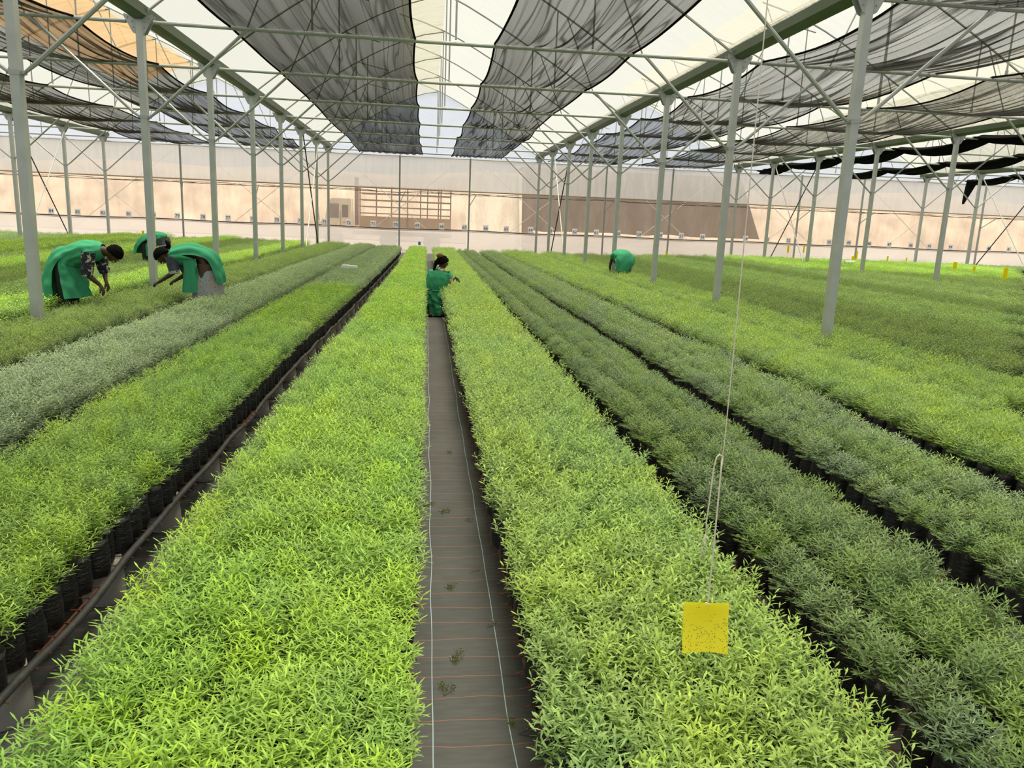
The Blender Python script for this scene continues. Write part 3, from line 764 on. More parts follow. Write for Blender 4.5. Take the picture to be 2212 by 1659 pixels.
hair_cap('headscarf', r4, hea, fdir, updir, 'hair_black', .98, .6, 1.08)
mb = MB(); mb.ball(K(950, 552, -.03), (.062, .06, .045), 12, 8); mb.obj('hair_bun', 'hair_brown', r4, smooth=True)
mb = MB()
for q in range(7): mb.ball(K(943-q*.9, 565+q*2.6, -.05), (.04-.003*q, .035, .035), 8, 6)
mb.obj('braid', 'hair_black', r4, smooth=True)
A, B = dense([K(953, 578), K(951, 583)], [(.055, .055, 0, 0), (.085, .075, 0, 0)], 3); loft('collar', r4, rings_along(A, (1, 0, 0), B), 'shirt_red_floral', 24)
A, B = dense([rsj, lerp(rsj, rel, .5), lerp(rsj, rel, .9)], [(.075, .075, 1, 0), (.075, .075, 1, 0), (.068, .068, 1, 0)], 4); loft('sleeve', r4, rings_along(A, (0, 1, 0), B), 'shirt_red_floral', 24, fold=.08, nf=5)
A, B = dense([lsj, lerp(lsj, lel, .5), lerp(lsj, lel, .9)], [(.075, .075, 1, 0), (.075, .075, 1, 0), (.068, .068, 1, 0)], 4); loft('sleeve', r4, rings_along(A, (0, 1, 0), B), 'shirt_red_floral', 24, fold=.08, nf=5)
A, B = dense([K(950, 583), K(949, 588), K(947, 599), K(943, 614), K(940, 626)], [(.09, .07, .2, 0), (.195, .11, .4, 0), (.21, .14, .9, 0), (.19, .14, 1.2, 0), (.15, .12, 1.4, 0)], 6)
loft('apron_top', r4, rings_along(A, (1, 0, 0), B), 'apron_green', 56, fold=.07, nf=9, seed=2)
A, B = dense([K(940, 625), K(941, 632), K(942, 645), K(943, 660), K(944, 679)], [(.15, .12, 1, 0), (.18, .15, 1, 0), (.185, .18, 1.2, 0), (.17, .2, 1.5, 0), (.20, .24, 1.6, 0)], 6)
loft('apron_skirt', r4, rings_along(A, (1, 0, 0), B), 'apron_green', 56, fold=.1, nf=7, seed=5)
A, B = dense([rsj + Vector((-.03, 0, .02)), lerp(rsj, rel, .42)], [(.08, .08, 1, 0), (.098, .098, 1, 0)], 4); loft('apron_shoulder', r4, rings_along(A, (0, 1, 0), B), 'apron_green', 24, fold=.08, nf=5)
mb = MB(); mb.tube([K(929, 628, -.05), K(934, 626, -.14), K(944, 627, -.16), K(953, 629, -.06)], .014); mb.obj('apron_tie', 'apron_green', r4, smooth=True)

# worker far right bending away
FY = 20.4
fb = at(1347, 590, FY); fb.z = 0
r5 = empty('person', fb, 'person bending away under a green apron beside the right post row', 'person', 'workers in green aprons')
def Q(x, y, dy=0): p = at(x, y, FY); return Vector((p.x, p.y+dy, p.z)) - fb
pel, wai, che, shd, nck, hea = Q(1349, 558), Q(1347, 553, .15), Q(1346, 553, .36), Q(1346, 557, .5), Q(1346, 562, .58), Q(1346, 568, .66)
ch = [[(pel, .14), (wai, .12), (che, .13), (shd, .1), (nck, .05)]]
fdir = Vector((0, .35, -1)); updir = Vector((0, 1, .3)); hc, _ = head(nck, hea, fdir, updir); ch += hc
for q in (-1, 1):
    sj = shd + Vector((.17*q, 0, 0)); el = sj + Vector((.04*q, .05, -.27)); wr = el + Vector((-.05*q, .14, -.18))
    ch.append([(shd, .1), (sj, .056), (el, .036), (wr, .023)]); ch += hand(wr, (0, .4, -1), (1, 0, 0), (0, 1, .3))
    hj = pel + Vector((.1*q, 0, -.08)); kn = Vector((pel.x+.11*q, .03, .48)); an = Vector((pel.x+.11*q, 0, .09))
    ch.append([(pel, .14), (hj, .095), (lerp(hj, kn, .5), .08), (kn, .056), (an, .036), (an+Vector((0, .15, -.05)), .026)])
bd = skin_body('body', r5, ch, pel); face_bits(bd, hea, fdir, updir); hair_cap('hair', r5, hea, fdir, updir, 'hair_black', 1, .5)
for q in (-1, 1):
    A, B = dense([pel + Vector((.1*q, 0, -.02)), Vector((pel.x+.11*q, .03, .48)), Vector((pel.x+.11*q, 0, .14))], [(.13, .14, 1, 0), (.095, .1, 1, 0), (.075, .08, 1, 0)], 5)
    loft('trouser_leg', r5, rings_along(A, (1, 0, 0), B), 'trouser_grey' if q > 0 else 'trouser_dark', 20, fold=.05, nf=4, seed=q)
A, B = dense([nck, shd, che, wai, pel + Vector((0, -.05, .02)), pel+Vector((-.03, -.14, -.1)), pel+Vector((-.1, -.19, -.36))], [(.1, .08, .2, 0), (.23, .12, .5, 0), (.24, .15, 1, 0), (.24, .16, 1, 0), (.25, .18, 1, 0), (.25, .14, 1.2, 0), (.13, .09, 1.8, 0)], 5)
loft('apron', r5, rings_along(A, (1, 0, 0), B), 'apron_green', 48, fold=.1, nf=5, seed=9)
#PLANTS
# ------------------------------------------------------------------ herbs
PR = np.random.RandomState(11)
def foliage(name, mat, n_sh, R0, R1, H, nl, ll, lw, up=.45, lowpoly=False, droop=.25, tipw=1.0, stemshow=True, hvar=.15, bend=.0, fall=.22, n_low=6):
    """bushy herb: n_sh leafy shoots rising from the bag; leaves spiral up each shoot"""
    V, Fc, T = [], [], []
    for s in range(n_sh+n_low):
        a = 2*PI*(s*.618+PR.rand()*.1); rr = math.sqrt((s+.5)/n_sh) if s < n_sh else 1.12
        b = np.array([math.cos(a)*rr*R0, math.sin(a)*rr*R0, 0.])
        h = H*(1 - hvar*PR.rand())*(1-fall*rr**2.5)
        if s >= n_sh: h = H*(.22+.3*PR.rand())
        tp = np.array([math.cos(a)*rr*R1 + bend*h*PR.randn()*.5, math.sin(a)*rr*R1 + bend*h*PR.randn()*.5, h])
        mid = (b+tp)/2 + np.array([math.cos(a)*rr*.012, math.sin(a)*rr*.012, .02])
        ax = tp-mid; ax /= np.linalg.norm(ax)
        if stemshow:
            k = len(V); wv = np.array([-math.sin(a), math.cos(a), 0])*.0016
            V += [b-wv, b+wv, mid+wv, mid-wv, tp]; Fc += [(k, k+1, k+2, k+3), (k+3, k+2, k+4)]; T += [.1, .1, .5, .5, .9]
        ph = PR.rand()*6.28
        for l in range(nl):
            f = .22 + .78*((l+1)/nl)**.8
            p = b*(1-f)**2 + 2*mid*f*(1-f) + tp*f*f
            ph += 2.4
            last = (l+1)/nl
            el = (.15+.75*last**3) * (up+.35) + PR.randn()*.12
            out = np.array([math.cos(ph), math.sin(ph), 0.])
            d = out*math.cos(el) + ax*math.sin(el); d /= np.linalg.norm(d)
            L = ll*(.75+.5*PR.rand())*(1-.35*max(0, last-.75)*2)
            sdv = np.cross(d, ax); sdv /= (np.linalg.norm(sdv)+1e-6); w_ = lw*.5*(.8+.4*PR.rand())
            k = len(V); dn = -ax*droop*L*.4
            if lowpoly:
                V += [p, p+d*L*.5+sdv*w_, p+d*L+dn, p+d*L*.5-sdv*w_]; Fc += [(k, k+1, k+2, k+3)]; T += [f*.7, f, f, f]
            else:
                m1 = p+d*L*.55+dn*.25; e1 = p+d*L+dn
                V += [p-sdv*w_*.35, p+sdv*w_*.35, m1+sdv*w_, e1+sdv*w_*.3, e1-sdv*w_*.3, m1-sdv*w_]
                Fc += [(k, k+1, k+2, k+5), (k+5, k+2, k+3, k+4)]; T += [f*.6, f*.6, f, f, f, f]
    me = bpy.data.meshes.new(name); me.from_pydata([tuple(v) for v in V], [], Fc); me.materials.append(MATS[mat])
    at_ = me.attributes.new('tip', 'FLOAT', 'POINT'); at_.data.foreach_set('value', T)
    me.update(); return me
def bag_mesh(seed, r=.064, h=.165):
    mb = MB(); rows = []; rs = random.Random(seed); n = 14
    for i in range(7):
        t_ = i/6; z = h*t_; rad = r*(.9+.1*math.sin(PI*min(1, t_*1.3))) * (1.0 if i < 6 else .97)
        rows.append([(rad*math.cos(2*PI*k/n)*(1+.05*rs.uniform(-1, 1)), rad*math.sin(2*PI*k/n)*(1+.05*rs.uniform(-1, 1)), z+rs.uniform(-.003, .003)*(0 < i)) for k in range(n)])
    rows.append([(x*.93, y*.93, z-.02) for x, y, z in rows[-1]])
    mb.grid(rows, True); b = len(mb.v)-n
    mb.face(*[k for k in range(n)][::-1])
    mb.k = 1; mb.v.append(Vector((0, 0, h-.012)))
    for k in range(n): mb.face(b+k, b+(k+1) % n, len(mb.v)-1)
    return mb.me('grow_bag', ['bag_plastic', 'soil'], True)
BAGS = [bag_mesh(i) for i in range(4)]
RZ_ = .21                                          # rack height
BAGH = .165
KINDS = {   # mat, near kwargs, far kwargs
 'lime': ('leaf_lime', dict(n_sh=20, R0=.045, R1=.085, H=.235, nl=14, ll=.038, lw=.0056, up=.55, droop=.3)),
 'limefine': ('leaf_lime', dict(n_sh=24, R0=.045, R1=.088, H=.215, nl=14, ll=.032, lw=.0042, up=.5, droop=.35, bend=.15, n_low=9)),
 'fresh': ('leaf_fresh', dict(n_sh=22, R0=.045, R1=.090, H=.235, nl=14, ll=.033, lw=.0068, up=.75, droop=.35, hvar=.42, bend=.3)),
 'rosemary': ('leaf_rosemary', dict(n_sh=30, R0=.03, R1=.096, H=.155, nl=17, ll=.025, lw=.0042, up=.6, droop=.05, hvar=.15, fall=.62, n_low=12)),
 'bright': ('leaf_bright', dict(n_sh=28, R0=.03, R1=.100, H=.19, nl=14, ll=.034, lw=.0046, up=.75, droop=.1, hvar=.2, fall=.55, n_low=9)),
 'moss': ('leaf_moss', dict(n_sh=26, R0=.04, R1=.098, H=.195, nl=13, ll=.030, lw=.0044, up=.6, droop=.2, hvar=.25, bend=.15, fall=.45)),
 'silver': ('leaf_silver', dict(n_sh=24, R0=.045, R1=.095, H=.215, nl=13, ll=.033, lw=.0055, up=.5, droop=.5, hvar=.22, bend=.2, n_low=9)),
 'pale': ('leaf_pale', dict(n_sh=24, R0=.045, R1=.095, H=.19, nl=12, ll=.034, lw=.0055, up=.6, droop=.3, hvar=.25, bend=.2, fall=.4)),
}
FOL, FARO = {}, {}
BAGO = bpy.data.objects.new('bag_source', BAGS[0])
for kd, (mt, kw) in KINDS.items():
    FOL[kd] = [foliage('foliage', mt, **kw) for _ in range(4)]
    fk = dict(kw); fk.update(n_sh=int(kw['n_sh']*.8), nl=9, lw=kw['lw']*1.7, ll=kw['ll']*1.15, lowpoly=True, stemshow=False)
    FARO[kd] = [bpy.data.objects.new('far_'+kd, foliage('foliage_far', mt, **fk)) for _ in range(4)]
    FARO[kd+'_near'] = [bpy.data.objects.new('near_'+kd, me) for me in FOL[kd]]
FOL['cut'] = [foliage('cutting', 'leaf_cut', 2, .001, .012, .11, 9, .024, .006, droop=.4, n_low=0, fall=0) for _ in range(3)]

def gn_scatter(name, pts, rots, scl, sources, withbag):
    """one object whose points carry bags and bushes: thousands of alike plants nobody could count"""
    me = bpy.data.meshes.new(name); me.from_pydata(pts, [], [])
    a = me.attributes.new('rz', 'FLOAT_VECTOR', 'POINT'); a.data.foreach_set('vector', np.array(rots, dtype=np.float32).ravel())
    a = me.attributes.new('sc', 'FLOAT_VECTOR', 'POINT'); a.data.foreach_set('vector', np.array(scl, dtype=np.float32).ravel())
    a = me.attributes.new('ix', 'INT', 'POINT'); a.data.foreach_set('value', np.array([i*7 % 4 for i in range(len(pts))], dtype=np.int32))
    a = me.attributes.new('far', 'BOOLEAN', 'POINT'); a.data.foreach_set('value', withbag)
    o = bpy.data.objects.new(name, me); COL.objects.link(o)
    ng = bpy.data.node_groups.new(name, 'GeometryNodeTree')
    ng.interface.new_socket('Geometry', in_out='INPUT', socket_type='NodeSocketGeometry'); ng.interface.new_socket('Geometry', in_out='OUTPUT', socket_type='NodeSocketGeometry')
    N = ng.nodes.new; LK = ng.links.new
    gi, go = N('NodeGroupInput'), N('NodeGroupOutput')
    def attr(nm, ty):
        q = N('GeometryNodeInputNamedAttribute'); q.data_type = ty; q.inputs['Name'].default_value = nm; return [s for s in q.outputs if s.enabled][0]
    rz, sc_, ix, fr = attr('rz', 'FLOAT_VECTOR'), attr('sc', 'FLOAT_VECTOR'), attr('ix', 'INT'), attr('far', 'BOOLEAN')
    nt = N('FunctionNodeBooleanMath'); nt.operation = 'NOT'; LK(fr, nt.inputs[0])
    e2r = N('FunctionNodeEulerToRotation'); LK(rz, e2r.inputs[0])
    join = N('GeometryNodeJoinGeometry')
    sets = [(sources[1], fr, None), (sources[0], nt.outputs[0], None), ([BAGO], None, -BAGH)]
    for objs, sel, off in sets:
        jn = N('GeometryNodeJoinGeometry')
        for ob in reversed(objs):
            oi = N('GeometryNodeObjectInfo'); oi.inputs['Object'].default_value = ob; oi.inputs['As Instance'].default_value = True
            LK(oi.outputs['Geometry'], jn.inputs[0])
        ip = N('GeometryNodeInstanceOnPoints'); src = gi.outputs[0]
        if off is not None:
            sp = N('GeometryNodeSetPosition'); sp.inputs['Offset'].default_value = (0, 0, off); LK(src, sp.inputs[0]); src = sp.outputs[0]
        LK(src, ip.inputs['Points']); LK(jn.outputs[0], ip.inputs['Instance'])
        if len(objs) > 1: ip.inputs['Pick Instance'].default_value = True; LK(ix, ip.inputs['Instance Index'])
        if sel is not None: LK(sel, ip.inputs['Selection'])
        LK(e2r.outputs[0], ip.inputs['Rotation'])
        if off is None: LK(sc_, ip.inputs['Scale'])
        LK(ip.outputs[0], join.inputs[0])
    LK(join.outputs[0], go.inputs[0])
    md = o.modifiers.new('scatter', 'NODES'); md.node_group = ng
    return o

def interp(tab, y):
    if y <= tab[0][0]: return tab[0][1]
    for (a, va), (b, vb) in zip(tab, tab[1:]):
        if y <= b: return va + (vb-va)*(y-a)/(b-a)
    return tab[-1][1]
POSTS = [(XG[g_], YK[k]) for g_ in range(-1, 5) for k in range(8)]
PEOPLE = [(r.location.x, r.location.y) for r in (r1, r2, r3, r4, r5)]
def visible(x, y, z, mx=420, my=320):
    p = px((x, y, z))
    return p is not None and -mx < p[0] < 2212+mx and -200 < p[1] < 1659+my
def bed(name, xl, xr, segs, y0, y1, n_ind, lab, grp, stufflab, rack_label, over=.075, pitch=.137, zoff=0.0, dsc=1.0, rowgap=None):
    """xl, xr: edges of the leafy canopy as tables over Y; segs: (from Y, kind)"""
    pts = []
    y = y0
    while y < y1:
        a, b = interp(xl, y)+over, interp(xr, y)-over
        kd = [s for s in segs if y >= s[0]][-1]
        nx = max(1, int(round((b-a)/pitch))+1) if not rowgap else 4
        for i in range(nx):
            x = a + (b-a)*(i/(nx-1) if nx > 1 else .5)
            if rowgap: x = interp(rowgap, y) + (-.115, .125, .27, .405)[i]
            x += PR.randn()*.008; yy_ = y + PR.randn()*.010 + (.5*pitch if i % 2 else 0)
            if any(abs(x-p[0]) < .13 and abs(yy_-p[1]) < .14 for p in POSTS): continue
            if visible(x, yy_, .5): pts.append((x, yy_, kd[1], (i == 0 or i == nx-1), visible(x, yy_, .5, 20, 60)))
        y += pitch*1.03
    # individuals: the nearest of the bed's first kind
    pts.sort(key=lambda p: p[0]**2 + p[1]**2)
    root = None; cnt = 0; rest = {}
    for (x, yy_, kd, edge, inview) in pts:
        sx_ = dsc*(.88+.24*PR.rand()); hz = dsc*(.86+.24*PR.rand() if kd in ('lime', 'limefine', 'fresh', 'silver') else .76+.40*PR.rand())*(1 + .12*noise.noise(Vector((x*1.3, yy_*.9, 4))))
        if edge: hz *= .9
        rz = PR.rand()*6.28; tx, ty = PR.randn()*.06, PR.randn()*.06
        z = RZ_ + zoff + BAGH
        if cnt < n_ind and inview:
            o = bpy.data.objects.new(name, None); COL.objects.link(o); o.location = (x, yy_, RZ_+zoff)
            o.empty_display_size = .05
            o['label'] = lab; o['category'] = 'potted herb'; o['group'] = grp
            bg_ = bpy.data.objects.new('grow_bag', BAGS[cnt % 4]); COL.objects.link(bg_); bg_.parent = o; bg_.rotation_euler = (0, 0, rz)
            f_ = bpy.data.objects.new('foliage', FOL[kd][cnt % 4]); COL.objects.link(f_); f_.parent = o
            f_.location = (0, 0, BAGH-.01); f_.rotation_euler = (tx, ty, rz); f_.scale = (sx_, sx_, hz)
            cnt += 1
        else:
            d = math.hypot(x, yy_)
            rest.setdefault(kd, []).append(((x, yy_, z-.01), (tx, ty, rz), (sx_, sx_, hz), d > 9.0))
    for kd, lst in rest.items():
        o = gn_scatter('potted_herbs', [q[0] for q in lst], [q[1] for q in lst], [q[2] for q in lst], (FARO[kd+'_near'], FARO[kd]), [q[3] for q in lst])
        o['kind'] = 'stuff'; o['category'] = 'potted herbs'
        o['label'] = stufflab if not isinstance(stufflab, dict) else stufflab[kd]
    # rusty wire rack under the bags
    if rack_label:
        mb = MB(); rr = .0035
        for j in range(5):
            P_ = []
            for yv in np.arange(y0-.1, y1+.1, .8):
                a, b = interp(xl, yv)+.04, interp(xr, yv)-.04; P_.append((a + (b-a)*j/4, yv, RZ_+zoff-.006+.008*math.sin(yv*5+j)))
            mb.tube(P_, rr*(1.6 if j in (0, 4) else 1), 4)
        yv = y0
        while yv < min(y1, 16):
            a, b = interp(xl, yv)+.02, interp(xr, yv)-.02
            mb.tube([(a-.02, yv, RZ_+zoff-.01), (a+.01, yv, RZ_+zoff-.002), (b-.01, yv, RZ_+zoff-.002), (b+.02, yv, RZ_+zoff-.01)], rr, 4); yv += .1
        mb.obj('wire_rack', 'rust', label=rack_label, cat='rack')
    return pts
def T(*a): return [(a[i], a[i+1]) for i in range(0, len(a), 2)]
YE = 31.6
bed('lime_herb', T(0, -.99, 6, -.97, 10, -.86, 20, -.70, 32, -.64), T(0, -.01, 6, .0, 32, .0), [(0, 'lime')], .9, YE, 300,
    'bushy lime green herb in a black bag in the bed left of the central path', 'lime herbs left of the central path', 'rows of lime herbs filling the far part of the bed left of the path',
    'rusty wire rack under the lime bed left of the central path', zoff=.0)
bed('fresh_green_herb', T(0, .36, 6, .33, 32, .26), T(0, 1.27, 10, 1.21, 32, 1.12), [(0, 'fresh')], .9, YE, 300,
    'loose fresh green herb in a black bag in the bed right of the central path', 'fresh green herbs right of the central path', 'rows of fresh green herbs filling the far part of the bed right of the path',
    'rusty wire rack under the fresh green bed right of the central path', over=.085)
bed('fine_leaved_herb', T(0, -2.24, 10, -2.12, 20, -2.09, 32, -1.90), T(0, -1.32, 8, -1.30, 12, -1.22, 15, -1.15, 28, -.96), [(0, 'limefine'), (14.2, 'silver')], 1.4, YE, 260,
    'fine leaved lime herb in a black bag in the second bed left of the path', 'fine leaved herbs in the second left bed', {'limefine': 'rows of fine lime herbs beyond the nearest ones in the second left bed', 'silver': 'grey green herbs in the far half of the second left bed'},
    'rusty wire rack under the second bed left of the path', over=.10)
bed('silver_green_herb', T(0, -3.27, 10, -3.25, 20, -3.1, 34, -2.85), T(0, -2.42, 10, -2.30, 20, -2.24, 32, -2.04), [(0, 'silver')], 3.4, 33, 220,
    'silver green herb in a black bag in the third bed left of the path', 'silver green herbs in the third left bed', 'rows of silver green herbs running back along the third left bed',
    'rusty wire rack under the silver green bed', zoff=-.01)
bed('moss_green_herb', T(0, -4.62, 14, -4.55, 36, -4.3), T(0, -3.52, 10, -3.56, 14, -3.5, 20, -3.38, 36, -3.2), [(0, 'moss')], 5.5, 34.5, 160,
    'feathery moss green herb in a black bag beside the left posts', 'moss green herbs beside the left posts', 'rows of moss green herbs running back beside the left posts', None, zoff=-.02)
bed('rosemary_bush', T(0, 1.46, 12, 1.38, 24, 1.28, 32, 1.24), T(0, 2.11, 4, 2.11, 12, 2.03, 16, 1.95, 32, 1.90), [(0, 'rosemary')], 1.2, YE-.5, 180,
    'dark rosemary like bush in a black bag in the first dark bed on the right', 'dark bushes in the first dark bed', 'dark rosemary like bushes receding along the first dark bed',
    'rusty wire rack under the first dark green bed', over=.085, zoff=.01, pitch=.182, rowgap=T(0, 1.66, 12, 1.57, 24, 1.44, 32, 1.4), dsc=1.2)
bed('rosemary_bush', T(0, 2.46, 4, 2.44, 12, 2.33, 16, 2.22, 32, 2.14), T(0, 3.22, 6, 3.22, 12, 3.10, 24, 2.88, 32, 2.82), [(0, 'rosemary')], 2.2, YE-.3, 120,
    'dark rosemary like bush in a black bag in the second dark bed', 'dark bushes in the second dark bed', 'dark rosemary like bushes receding along the second dark bed',
    'rusty wire rack under the second dark green bed', over=.085, zoff=.0, pitch=.182, dsc=1.2)
bed('bright_green_bush', T(0, 3.54, 6, 3.52, 12, 3.36, 24, 3.06, 32, 3.0), T(0, 4.66, 8, 4.56, 13, 4.48, 32, 4.3), [(0, 'bright')], 3.6, YE, 220,
    'bright mid green bush in a black bag in the third right bed', 'bright green bushes in the third right bed', 'bright green bushes receding along the third right bed', 'rusty wire rack under the bright green bed', pitch=.16, dsc=1.12)
RB = [(4.74, 5.82, 'bright'), (5.98, 7.05, 'moss'), (7.2, 8.2, 'moss'), (8.36, 9.35, 'pale'), (9.5, 10.5, 'pale'), (10.65, 11.6, 'moss'), (11.8, 12.8, 'pale'), (12.95, 14.0, 'moss'),
      (14.15, 15.2, 'pale'), (15.4, 16.4, 'moss'), (16.6, 17.6, 'moss'), (17.8, 18.8, 'moss'), (19, 20, 'moss'), (20.2, 21.2, 'moss'), (21.4, 22.4, 'moss'), (22.6, 23.6, 'moss'), (23.8, 24.8, 'moss')]
KN = {'bright': 'bright green', 'moss': 'moss green', 'pale': 'pale yellow green', 'lime': 'lime green', 'silver': 'grey green', 'limefine': 'fine lime green', 'rosemary': 'dark green'}
for i, (a, b_, kd) in enumerate(RB):
    y1 = 31.6 if a < 9 else 33.4
    if a > 12: segs = [(0, kd), (25.5 - (a-12)*.25, 'lime')]
    else: segs = [(0, kd)]
    bed('b', T(0, a, 20, a*.985, 36, a*.97), T(0, b_, 20, b_*.985, 36, b_*.97), segs, max(4, a*1.25), y1, 0, '', '',
        {k_: '%s herb rows of bed %s on the right side%s' % (KN[k_], ['four', 'five', 'six', 'seven', 'eight', 'nine', 'ten', 'eleven', 'twelve', 'thirteen', 'fourteen', 'fifteen', 'sixteen', 'seventeen', 'eighteen', 'nineteen', 'twenty'][i], ', far end' if k_ == 'lime' else '') for k_ in KN},
        None, pitch=.165 if a < 10 else .19, dsc=1.12 if a < 10 else 1.25, over=.10, zoff=-.01)
LB = [(-5.44, -4.72, 'lime'), (-6.6, -5.62, 'pale'), (-7.75, -6.75, 'moss'), (-8.9, -7.9, 'lime'), (-10.05, -9.05, 'pale'), (-11.2, -10.2, 'lime'), (-12.35, -11.35, 'lime'), (-13.6, -12.6, 'rosemary'), (-14.8, -13.8, 'rosemary'), (-16, -15, 'rosemary'), (-17.2, -16.2, 'rosemary'), (-18.4, -17.4, 'rosemary')]
for i, (a, b_, kd) in enumerate(LB):
    bed('b', T(0, a, 36, a*.97), T(0, b_, 36, b_*.97), [(0, kd)], max(6, -b_*1.3), [32.5, 33.5, 34, 34.5, 33, 33, 33, 33, 33, 33, 33, 33][i], 0, '', '',
        '%s herb rows of bed %s on the left side' % (KN[kd], ['five', 'six', 'seven', 'eight', 'nine', 'ten', 'eleven', 'twelve', 'thirteen', 'fourteen', 'fifteen', 'sixteen'][i]), None,
        pitch=.165 if i < 5 else .19, dsc=1.12 if i < 5 else 1.25, over=.10, zoff=-.0)
# dark strip of low plants far right
for i, (ya, yb) in enumerate(((34.0, 36.6),)):
    bed('b', T(0, 18, 40, 18), T(0, 33, 40, 33), [(0, 'rosemary')], ya, yb, 0, '', '', 'dark green strip of herbs against the end wall at far right', None, pitch=.22, dsc=1.35, over=0, zoff=-.05)

# ------------------------------------------------------------------ racks' supports, hose
mb = MB(); rows = []
for r_, z in ((.088, 0), (.092, .005), (.088, .1), (.082, .17), (.08, .2)):
    rows.append([(r_*math.cos(2*PI*k/28), r_*math.sin(2*PI*k/28), z) for k in range(28)])
mb.grid(rows, True); mb.face(*[len(mb.v)-28+k for k in range(28)]); spm = mb.me('support_pot', 'support_clay', True)
XP = T(0, -1.37, 8, -1.37, 12, -1.29, 15, -1.22, 28, -1.02)
SY = [2.62, 3.5, 4.35, 5.2, 6.0, 6.9, 7.6, 8.35, 9.1, 9.7, 10.3, 10.9, 11.5, 12.1, 12.7, 13.3, 14.0, 14.7, 15.5, 16.3, 17.2, 18.2, 19.3, 20.5, 22, 23.5, 25, 26.5, 28, 29.5]
for i, y in enumerate(SY):
    for xx, lab in ((interp(XP, y)-.08, 'upturned grey pot propping the second left rack beside the hose'),):
        add('support_pot', spm, None, (xx, y, 0), lab, 'pot', 'upturned pots under the second left rack')
for y in np.arange(1.8, 14, .85):
    add('support_pot', spm, None, (.52, y, 0), 'upturned grey pot propping the rack right of the central path', 'pot', 'upturned pots under the right rack')
    add('support_pot', spm, None, (-.2, y, 0), 'upturned grey pot propping the rack left of the central path', 'pot', 'upturned pots under the left rack')
mb = MB(); P_ = []
for y in np.arange(1.9, 30, .12):
    P_.append((interp(XP, y) + .035 + .022*noise.noise(Vector((y*1.1, 0, 0))), y, .205 + .03*noise.noise(Vector((y*.9, 3, 0))) + .008*math.sin(y*6)))
mb.tube(P_, [.016+.003*noise.noise(Vector((y_[1]*4, 1, 2))) for y_ in P_], 8)
mb.obj('hose', 'hose_black', smooth=True, label='long sagging black hose along the edge of the second left rack', cat='hose')
# ------------------------------------------------------------------ sticky trap on its string
SX, SY_ = .651, 1.57
tr_ = empty('sticky_trap', (SX, SY_, Z0-.90), 'large yellow sticky card full of insects hanging on twine over the right bed', 'insect trap')
mb = MB(); wd, ht = .107, .114; rows = []
for i in range(9):
    z = ht*i/8
    rows.append([(-wd/2 + wd*j/8 - .001, .006*math.sin(PI*j/8)*(1-z/ht) + .003*math.sin(z*30), z-ht/2 + .004*math.sin(PI*j/8)*(1-i/8)) for j in range(9)])
mb.grid(rows); fr_ = [[(x, y-.0012, z) for x, y, z in r_] for r_ in rows]; mb.grid([r_[::-1] for r_ in fr_])
c_ = mb.obj('card', 'sticky_card_print', tr_, smooth=True, loc=(-.004, -.018, .0085)); c_.rotation_euler = (-.3, .05, 0)
mb = MB(); mb.tube([(0, -.004, ht/2), (0, .004, ht/2)], .0045, 12); mb.obj('eyelet', 'white_plastic', tr_, loc=(0, 0, 0))
mb = MB(); P_ = [(0, -.003, ht/2-.004)] + [(.001*math.sin(z*9), 0, z) for z in np.arange(ht/2+.01, .38, .03)] + [(0, 0, .412)]
mb.tube(P_, .0011, 6); mb.tube([(p[0]+.0022, p[1]+.001, p[2]) for p in P_], .0010, 6)
mb.tube([(.001, 0, .41)] + [(.002*math.sin(z*3), 0, z) for z in np.arange(.43, ZT-(Z0-.90), .06)], .0012, 6)
mb.tube([(0, 0, .41), (-.006, 0, .414), (-.012, 0, .408), (-.016, 0, .385), (-.0175, 0, .35), (-.019, 0, .30), (-.021, 0, .26), (-.0195, 0, .235)], .0016, 6)
for q in range(4): mb.tube([(-.0195, 0, .237), (-.0195-.003*q+.003, .001*q, .20), (-.021-.0025*q+.003, 0, .16+.008*q)], .0006, 4)
mb.obj('twine', 'twine', tr_, smooth=True)
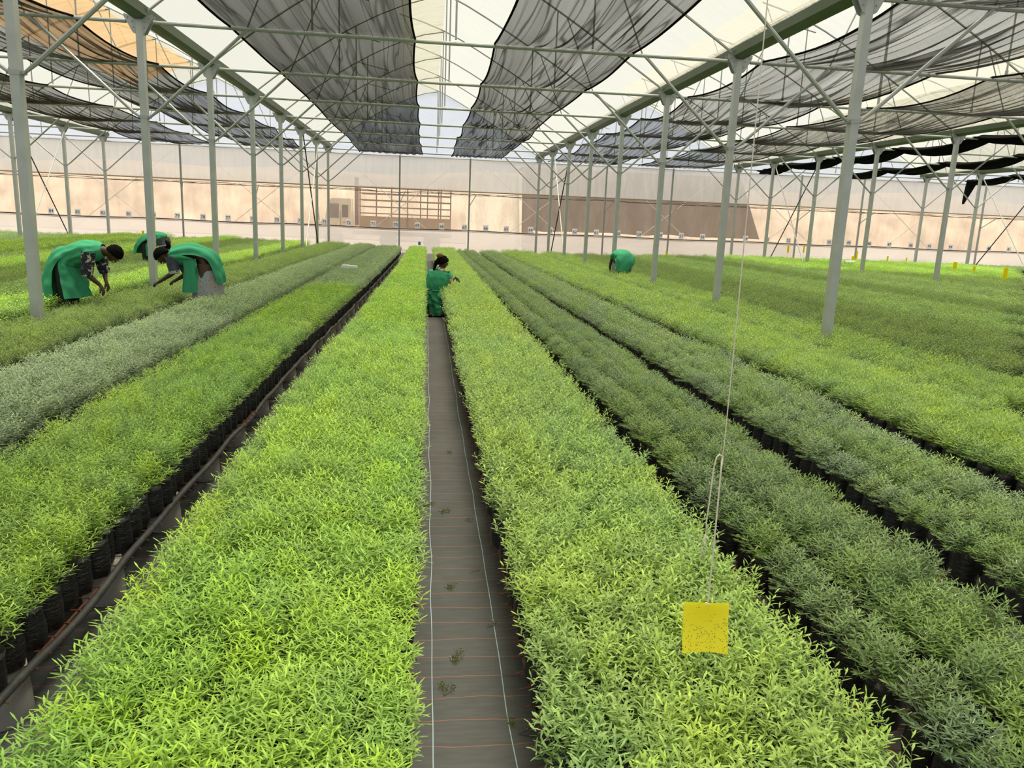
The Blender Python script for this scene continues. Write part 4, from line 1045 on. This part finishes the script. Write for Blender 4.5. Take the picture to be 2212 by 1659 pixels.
# small yellow traps on the far beds
def stake_trap(p, h, wd_, lab, mat='sticky_yellow'):
    o = empty('trap_stake', p, lab, 'insect trap')
    mb = MB(); mb.box((0, 0, h/2), (wd_, .006, h)); mb.obj('card', mat, o)
    mb = MB(); mb.tube([(0, .006, -p.z), (0, .006, h)], .006, 5); mb.obj('stake', 'pale_steel', o)
TR = [(2061, 586, 27.5, .28, .13, 'yellow trap card left of the three at far right'), (2103, 589, 26.5, .2, .09, 'yellow trap card in the middle of the three at far right'), (2170, 602, 23.2, .28, .13, 'rightmost yellow trap card above the right beds'),
      (1841, 569, 30.7, .25, .1, 'lower card of the yellow pair beside the outer right posts'), (1850, 556, 35.5, .25, .08, 'upper card of the yellow pair beside the outer right posts'),
      (1916, 568, 33.0, .25, .07, 'narrow yellow card just right of the yellow pair'), (1957, 569, 33.6, .22, .06, 'narrow yellow card before the white skirt on the right'),
      (1702, 543, 36.3, .22, .09, 'yellow card near the end wall left of card 52'), (1736, 543, 36.3, .22, .07, 'yellow card near the end wall under card 52'),
      (1440, 548, 31.5, .10, .08, 'short yellow card right of the bending person at right'), (309, 505, 31, .12, .07, 'small yellow card before the dark beds at far left')]
for x, y, Y, h, w_, lab in TR: stake_trap(at(x, y, Y)-Vector((0, 0, .06)), h*1.45, w_*1.15, lab)
stake_trap(at(906, 529, 31.0), .12, .10, 'small blue marker at the far end of the lime bed', 'marker_blue')
mb = MB(); mb.box((0, 0, 0), (.32, .14, .05)); mb.box((-.08, 0, .03), (.12, .1, .03))
mb.obj('white_tray', 'white_plastic', loc=at(755, 573, 16.6)-Vector((0, 0, .03)), label='white tray lying on the second left bed where its plants turn grey green', cat='tray')
mb = MB(); mb.tube([(-.2, 0, 0), (.2, 0, .02)], [.07, .06], 10); mb.obj('white_bottle', 'white_plastic', loc=at(1835, 567, 29.5), label='white plastic bottle lying in the herbs beside the yellow pair', cat='bottle')
# cuttings fallen on the path
for i, (x, y, a, n_) in enumerate(((955, 1100, 0, 2), (1000, 1120, 1.2, 1), (972, 1415, .4, 3), (960, 1497, 2.4, 2), (918, 1085, .2, 2), (960, 1262, .6, 2), (1015, 1232, 2.0, 1), (1120, 1580, 1.4, 2), (1095, 1545, .3, 1), (1050, 1352, 2.2, 1), (1085, 1452, 1.5, 1), (960, 975, 1.0, 1))):
    d = BF*F + BR*(x-1106) - BU*(y-829.5); d *= -(Z0-.012)/d.z
    o = empty('fallen_cutting', (d.x, d.y, .012), ['withered sprig', 'green cutting', 'broken leafy stem'][i % 3] + ' lying on the path, %s from the camera' % ['seventh', 'sixth', 'third', 'second', 'eighth', 'fifth', 'fourth', 'nearest', 'second of the right edge', 'fourth of the right edge', 'third of the right edge', 'ninth'][i], 'cutting', 'cuttings fallen on the path')
    for q in range(n_):
        f_ = add('sprig', FOL['cut'][(i+q) % 3], o); f_.rotation_euler = (PI/2-.05, 0, a+q*.9); f_.scale = (.8, .8, .55)
